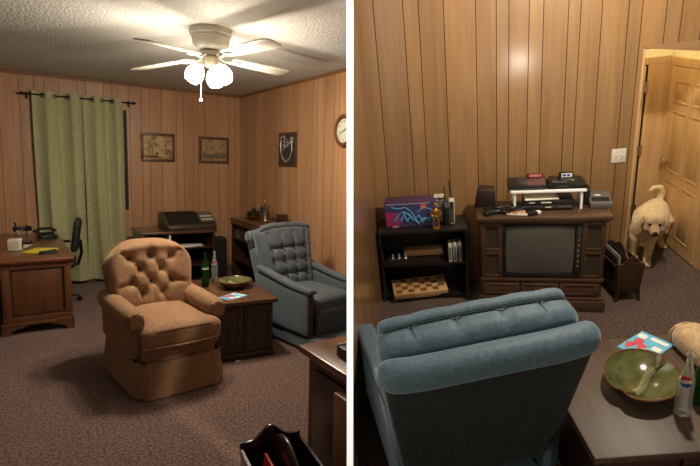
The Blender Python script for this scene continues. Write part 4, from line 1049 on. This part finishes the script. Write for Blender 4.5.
# white riser shelf
t = thing('riser_shelf', 'thin white four-legged riser shelf standing on the television console', 'riser shelf', ontv(.045, .045), TVR)
B().bb(-.255, .255, -.1, .1, .13, .15, .006).obj('riser_top', 'white_paint', t)
for sx in (-1, 1):
    for sy in (-1, 1): B().cyl((sx*.225, sy*.08, 0), (sx*.225, sy*.08, .13), .0095, n=12).obj('leg', 'white_paint', t)
ZR = .651+.1515
def console(label, x, kind):
    t = thing('game_console', label, 'game console', ontv(x, .05, ZR), TVR)
    w = .135
    if kind == 0:
        B().prism([(-.09, 0), (.09, 0), (.09, .05), (.04, .055), (-.03, .045), (-.09, .03)], -w, w, 'yz', .008).obj('body', 'black_plastic', t)
        b = B(); b.prism([(-.085, .031), (-.03, .046), (.04, .056), (.04, .058), (-.03, .049), (-.085, .034)], w-.13, w-.01, 'yz'); b.obj('red_grey_panel', plain('worn_red_panel', (84, 50, 46), .5, var=.4, scale=80), t)
        b = B(); b.bb(-w+.01, w-.01, -.093, -.088, .008, .012); b.obj('seam', 'grey_plastic', t)
    else:
        B().prism([(-w, 0), (w, 0), (w-.005, .02), (w-.04, .045), (-w+.03, .05), (-w, .025)], -.09, .09, 'xz', .006).obj('body', 'black_plastic', t)
        B().cyl((0, -.02, .045), (0, -.02, .053), .05, n=30).obj('round_ridge', 'dark_grey', t)
        B().cyl((.03, -.05, .046), (.03, -.05, .056), .014, n=16).obj('dial', plain('olive_dial', (120, 118, 80), .4), t)
        b = B(); b.bb(-.08, -.0, -.093, -.09, .018, .022); b.bb(-.06, -.01, -.086, -.07, .047, .05); b.obj('white_print', 'grey_plastic', t)
    return t
console('black game console with worn red panel at the left of the white riser', -.095, 0)
console('black domed game console at the right of the white riser', .18, 1)
t = thing('game_cartridge', 'dark red game cartridge standing in the left console', 'cartridge', ontv(-.035, .085, ZR+.052), TVR)
B().bb(-.055, .055, -.01, .01, 0, .035, .003).obj('shell', plain('dark_red_shell', (92, 24, 30), .4), t)
b = B(); b.bb(-.04, .045, -.012, -.0098, .012, .03); b.obj('label', plain('pink_label', (206, 120, 120), .5, var=.3, scale=90), t)
t = thing('game_cartridge', 'black game cartridge with blue and white label in the right console', 'cartridge', ontv(.175, .07, ZR+.048), TVR)
B().bb(-.05, .05, -.01, .01, 0, .045, .003).obj('shell', 'black_plastic', t)
b = B(); b.bb(-.032, .04, -.012, -.0098, .01, .038); lb = b.obj('label', 'paper', t)
b = B(); b.bb(-.024, .0, -.0132, -.0118, .017, .032); b.bb(.006, .026, -.0132, -.0118, .017, .032); b.obj('blue_print', plain('blue_ink', (50, 70, 180), .5), lb)
# recorder below, with papers on it
t = thing('video_recorder', 'black video recorder standing under the white riser', 'video recorder', ontv(.05, .06), TVR)
B().bb(-.17, .17, -.11, .11, .006, .075, .004).obj('case', 'black_plastic', t)
b = B(); b.bb(-.165, .165, -.114, -.109, .01, .035, .002); b.obj('fascia', 'dark_grey', t)
b = B(); b.bb(-.13, -.09, -.1125, -.11, .055, .06); b.bb(-.05, .02, -.1125, -.11, .054, .062); b.bb(-.02, .02, -.1165, -.1135, .02, .026); b.obj('white_marks', 'paper', t)
for i in range(4): B().bb(.07+i*.022, .085+i*.022, -.117, -.113, .016, .03, .002).obj('button', 'grey_plastic', t)
for x in (-.14, .14):
    for y in (-.09, .09): B().cyl((x, y, 0), (x, y, .007), .012, n=10).obj('foot', 'matte_black', t)
tag(B().box((0, 0, .004), (.23, .16, .006), .001, (0, 0, .08)).obj('papers', 'paper', None, T=TR(ontv(.0, .03, .727), TVR)), 'white papers lying on the black video recorder', 'papers')
t = thing('set_top_box', 'grey sloped set-top device at the right end of the console top', 'electronic device', ontv(.40, .05), TVR)
B().prism([(-.09, 0), (.1, 0), (.1, .075), (.04, .075), (-.09, .035)], -.07, .075, 'yz', .004).obj('body', 'grey_plastic', t)
b = B(); b.prism([(-.06, .0455), (-.02, .058), (-.02, .0605), (-.06, .048)], -.055, .06, 'yz'); b.obj('slot', 'matte_black', t)
b = B(); b.prism([(.0, .065), (.01, .068), (.01, .071), (.0, .068)], -.03, .01, 'yz'); b.obj('white_mark', 'paper', t)
t = thing('router', 'small black upright box beside the white riser leg', 'electronic device', ontv(.315, .085), TVR)
B().box((0, 0, .055), (.05, .1, .108), .004).obj('case', 'matte_black', t)
t = thing('dark_box', 'dark brown box behind the tangle of cables on the console', 'box', ontv(-.37, .09), TVR)
B().prism([(-.1, 0), (.06, 0), (.05, .13), (-.05, .14), (-.075, .12)], -.06, .08, 'xz', .006).obj('body', plain('dark_brown_plastic', (38, 26, 20), .45), t)
# tangle of controller cables
t = thing('game_controller', 'black game controller lying in its cable at the left of the console top', 'controller', ontv(-.34, -.09), 20)
B().rbox((0, 0, .016), (.15, .07, .03), .014, 8, lambda p, u: (p.x, p.y-.02*abs(p.x)/.07, p.z)).obj('body', 'black_plastic', t)
for x in (.03, .05): B().cyl((x, .0, .028), (x, .0, .036), .007, n=12).obj('button', 'grey_plastic', t)
rnd = random.Random(9)
for q, lab in ((0, 'black cable looped loosely over the controller on the console'), (1, 'second black cable coiled behind the printed booklet')):
    pts = []
    for i in range(60):
        a = i*.42; r_ = .05+.025*math.sin(i*.9+q); pts.append((r_*1.6*math.cos(a)+.02*math.sin(i*.3), r_*.7*math.sin(a), .006+.012*(1+math.sin(i*.7))+.0002*i))
    cb = tag(B().tube(pts, .0042, 6).obj('cable', 'black_plastic', None, T=TR(ontv(-.30+q*.12, -.06+q*.0), TVR+q*40)), lab, 'cable')
t = thing('booklet', 'printed game booklet lying on the front edge of the console', 'booklet', ontv(-.165, -.115), TVR-8)
B().bb(-.07, .07, -.045, .045, .004, .012, .001).obj('pages', 'paper', t)
b = B(); b.bb(-.068, .068, -.043, .043, .0122, .0132); b.obj('cover', art('warm_booklet_print', [(60, 40, 30), (180, 90, 50), (226, 210, 180), (90, 60, 50)], 12), t)
t = thing('dark_cassette', 'black and white cassette beside the booklet on the console', 'cassette', ontv(-.06, -.125), TVR+25)
B().bb(-.045, .045, -.03, .03, 0, .022, .002).obj('shell', 'matte_black', t); B().bb(.02, .046, -.031, .0, .004, .023, .001).obj('label', 'paper', t)

# ------------------------------------------------------------------ rack right of the television
rack('dark walnut magazine rack standing right of the television console', (1.445, 3.68, 0), 4, .20, .34, .37, 'dkwood', .09)
for i, (cc, lab) in enumerate((((60, 60, 66), 'grey magazine leaning in the walnut rack'), ((168, 150, 128), 'beige magazine poking out of the walnut rack'), ((30, 30, 34), 'black folder standing in the walnut rack'))):
    tag(B().box((0, 0, .12), (.008, .24, .23), .002, (0, R_(-7+4*i), 0)).obj('magazine', plain('print_%d' % i, cc, .5, var=.3, scale=30), None, T=TR((1.395+i*.018, 3.70+.02*i, .10), 4)), lab, 'magazine')

# ------------------------------------------------------------------ the dog
t = thing('dog', 'yellow labrador-like dog in the hallway opening looking at the camera', 'dog', (1.86, 4.2, 0))
O = Vector((1.86, 4.2, 0))
def P(x, y, z): return Vector((x, y, z))-O
b = B()
# trunk
b.tube([P(2.04, 4.52, .33), P(2.0, 4.46, .325), P(1.94, 4.36, .32), P(1.88, 4.26, .32), P(1.84, 4.17, .33), P(1.82, 4.1, .36)], .13, 18, rr=[.085, .12, .128, .135, .13, .10])
b.ell(P(2.03, 4.50, .32), (.11, .11, .12)); b.ell(P(1.83, 4.18, .32), (.125, .11, .13)); b.ell(P(1.90, 4.32, .33), (.13, .14, .125))
# neck and head
b.tube([P(1.84, 4.15, .35), P(1.82, 4.08, .385), P(1.80, 4.0, .415)], .09, 16, rr=[.115, .098, .08])
HO = P(1.795, 3.985, .425); hf = Vector((-.30, -.93, .02)).normalized(); hr = hf.cross(Vector((0, 0, 1))).normalized(); hu = hr.cross(hf)
HM = Matrix(((hr.x, hf.x, hu.x), (hr.y, hf.y, hu.y), (hr.z, hf.z, hu.z)))
HM = Matrix.Translation(HO) @ HM.to_4x4() @ Matrix.Rotation(R_(-3), 4, 'X')
hb = B()
hb.ell((0, 0, .01), (.080, .080, .072)); hb.ell((0, .03, .035), (.06, .05, .045))
hb.ell((0, .075, -.022), (.046, .06, .040)); hb.ell((0, .115, -.032), (.036, .045, .031)); hb.ell((0, .09, -.052), (.032, .05, .022))
hb.ell((-.032, .055, .03), (.024, .026, .016)); hb.ell((.032, .055, .03), (.024, .026, .016)); hb.ell((-.045, .04, -.03), (.03, .035, .035)); hb.ell((.045, .04, -.03), (.03, .035, .035))
bmesh.ops.transform(hb.bm, matrix=HM, verts=hb.bm.verts)
me_ = bpy.data.meshes.new('t'); hb.bm.to_mesh(me_); hb.bm.free(); b.bm.from_mesh(me_)
# front legs
def legs(pts, rr): b.tube([P(*p) for p in pts], .04, 12, rr=rr)
legs([(1.86, 4.14, .30), (1.845, 4.13, .22), (1.835, 4.11, .14), (1.825, 4.10, .06), (1.82, 4.085, .025)], [.065, .05, .036, .03, .032])
b.ell(P(1.818, 4.065, .022), (.034, .048, .024))
legs([(1.765, 4.2, .30), (1.755, 4.2, .21), (1.765, 4.22, .13), (1.77, 4.24, .06), (1.77, 4.24, .025)], [.062, .048, .036, .029, .031])
b.ell(P(1.768, 4.215, .022), (.034, .048, .024))
# hind legs: thigh, hock, shank
legs([(2.05, 4.5, .32), (2.08, 4.42, .24), (2.075, 4.43, .16), (2.075, 4.48, .12), (2.08, 4.46, .05), (2.08, 4.43, .025)], [.085, .075, .045, .03, .027, .03])
b.ell(P(2.08, 4.405, .022), (.033, .05, .024))
legs([(1.95, 4.54, .32), (1.93, 4.47, .24), (1.925, 4.48, .16), (1.925, 4.53, .12), (1.93, 4.51, .05), (1.93, 4.48, .025)], [.085, .075, .045, .03, .027, .03])
b.ell(P(1.93, 4.455, .022), (.033, .05, .024))
# tail
b.tube([P(2.06, 4.56, .36), P(2.10, 4.60, .41), P(2.11, 4.60, .47), P(2.08, 4.58, .52), P(2.02, 4.56, .53), P(1.97, 4.54, .50)], .03, 10, rr=[.036, .033, .030, .026, .02, .01])
m, nt, bs = newmat('dog_coat')
geo = N(nt, 'ShaderNodeTexCoord'); mp = N(nt, 'ShaderNodeVectorMath', operation='DISTANCE'); mp.inputs[1].default_value = P(1.775, 3.87, .40)
nt.links.new(geo.outputs['Object'], mp.inputs[0])
n1 = N(nt, 'ShaderNodeTexNoise', Scale=30., Detail=5.); nt.links.new(geo.outputs['Object'], n1.inputs['Vector'])
fur = ramp(nt, n1.outputs[0], [(.3, lin((214, 188, 142))), (.7, lin((240, 222, 184)))])
fac = ramp(nt, mp.outputs['Value'], [(.08, g(1)), (.17, g(0))])
nt.links.new(mixcol(nt, fac, fur, lin((168, 134, 104))), bs.inputs['Base Color'])
bs.inputs['Roughness'].default_value = .9; bs.inputs['Sheen Weight'].default_value = .25
n2 = N(nt, 'ShaderNodeTexNoise', Scale=140., Detail=3.); nt.links.new(geo.outputs['Object'], n2.inputs['Vector']); bump(nt, bs, n2.outputs[0], .5, .004)
body = b.obj('body', m, t, 80)
q = body.modifiers.new('r', 'REMESH'); q.mode = 'VOXEL'; q.voxel_size = .007; q.use_smooth_shade = True
q = body.modifiers.new('s', 'SMOOTH'); q.factor = .6; q.iterations = 10
for s in (-1, 1):
    def ear(u, v, s=s):
        w_ = .036*math.sin(min(1, v*1.1+.28)*PI*.86)
        return HM @ Vector((s*(.066+.03*math.sin(v*2.2)), .005+.03*v+(u-.5)*2*w_, .052-.115*v))
    b = B(); b.grid(ear, 8, 10); eo = b.obj('ear', 'dogear', body, 80)
    sm = eo.modifiers.new('s', 'SOLIDIFY'); sm.thickness = .012; sm.offset = 0; ss = eo.modifiers.new('d', 'SUBSURF'); ss.levels = 1; ss.render_levels = 1
    B().ell(HM @ Vector((s*.033, .079, .019)), (.0105, .0105, .0105), 12).obj('eye', 'eye', body)
B().ell(HM @ Vector((0, .158, -.022)), (.019, .014, .014), 14).obj('nose', 'eye', body)
B().tube([HM @ Vector(q) for q in ((-.032, .115, -.056), (-.016, .146, -.052), (0, .156, -.044), (.016, .146, -.052), (.032, .115, -.056))], .003, 6).obj('mouth', 'eye', body)

# ------------------------------------------------------------------ blue recliner seen from behind
recliner('slate blue velvet recliner seen from behind in front of the television', (.07, 2.07, 0), 196.5, 'blue_r', 12, 1.11)

# ------------------------------------------------------------------ near end table and what is on it
end_table('grey walnut laminate end table right of the slate blue recliner', (.88, 1.93, 0), 6, .68, .74, .5, 'laminate', 'dkwood')
bowl('green glazed ash bowl on the grey walnut end table, seen from above', (.90, 1.94, TZ), -28, .15).scale = (.92, 1.25, 1.0)
magazine('colourful magazine with blue cover beyond the green bowl on the grey walnut table', (1.035, 2.23, TZ), -52, .16, .21)
bottle('clear soda bottle with round emblem beside the bowl, seen from above', (.99, 1.765, TZ), 'clear_glass', .30, .031, 'PEPSI', -35)
t = bottle('green glass bottle at the right edge beside the clear soda bottle', (1.085, 1.83, TZ), 'green_glass', .27, .030)
armchair('tan chenille armchair beyond the grey walnut table, only one arm in view', (1.63, 1.98, 0), 188, 'tan_light', 'tan_light')

# ------------------------------------------------------------------ lights, world, camera
def pt(name, loc, e, col, r):
    l = bpy.data.lights.new(name, 'POINT'); l.energy = e; l.color = col; l.shadow_soft_size = r
    o = bpy.data.objects.new(name, l); C.objects.link(o); o.location = ROOM @ Vector(loc)
pt('ceiling_lamp', (1.2, 2.6, 2.72), 185, (1, .87, .70), .07)
pt('wall_highlight_light', (1.53, -.3, 1.42), 34, (1, .88, .72), .035)  # added light behind the camera, makes the highlight on the panelled wall
pt('hall_lamp', (1.8, 4.35, 2.4), 16, (1, .86, .62), .08)
l = bpy.data.lights.new('added_edge_spot', 'SPOT'); l.energy = 420; l.color = (1, .97, .93); l.shadow_soft_size = .01; l.spot_size = R_(17); l.spot_blend = .3  # added spot, only there to whiten the divider's front edge
o = bpy.data.objects.new('added_edge_spot', l); C.objects.link(o); o.location = CL - CAMY*1.35 + CAMZ*.45
o.rotation_euler = ((CL + CAMY*.03 + CAMZ*.9) - o.location).to_track_quat('-Z', 'Y').to_euler()
w = bpy.data.worlds.new('room_ambient'); bpy.context.scene.world = w; w.use_nodes = True
w.node_tree.nodes['Background'].inputs[0].default_value = (1, .82, .64, 1); w.node_tree.nodes['Background'].inputs[1].default_value = .10
cam = bpy.data.cameras.new('camera'); co = bpy.data.objects.new('camera', cam); C.objects.link(co)
cam.sensor_fit = 'HORIZONTAL'; cam.sensor_width = 36; cam.lens = 36*F/700; cam.clip_start = .02
co.matrix_world = Matrix(((CAMX.x, -CAMY.x, -CAMZ.x, CL.x), (CAMX.y, -CAMY.y, -CAMZ.y, CL.y), (CAMX.z, -CAMY.z, -CAMZ.z, CL.z), (0, 0, 0, 1)))
sc = bpy.context.scene; sc.camera = co
sc.view_settings.view_transform = 'Standard'; sc.view_settings.look = 'None'; sc.view_settings.gamma = 1; sc.view_settings.exposure = 0
sc.view_settings.use_curve_mapping = False
sc.cycles.use_denoising = True; sc.cycles.max_bounces = 8; sc.cycles.sample_clamp_indirect = 4
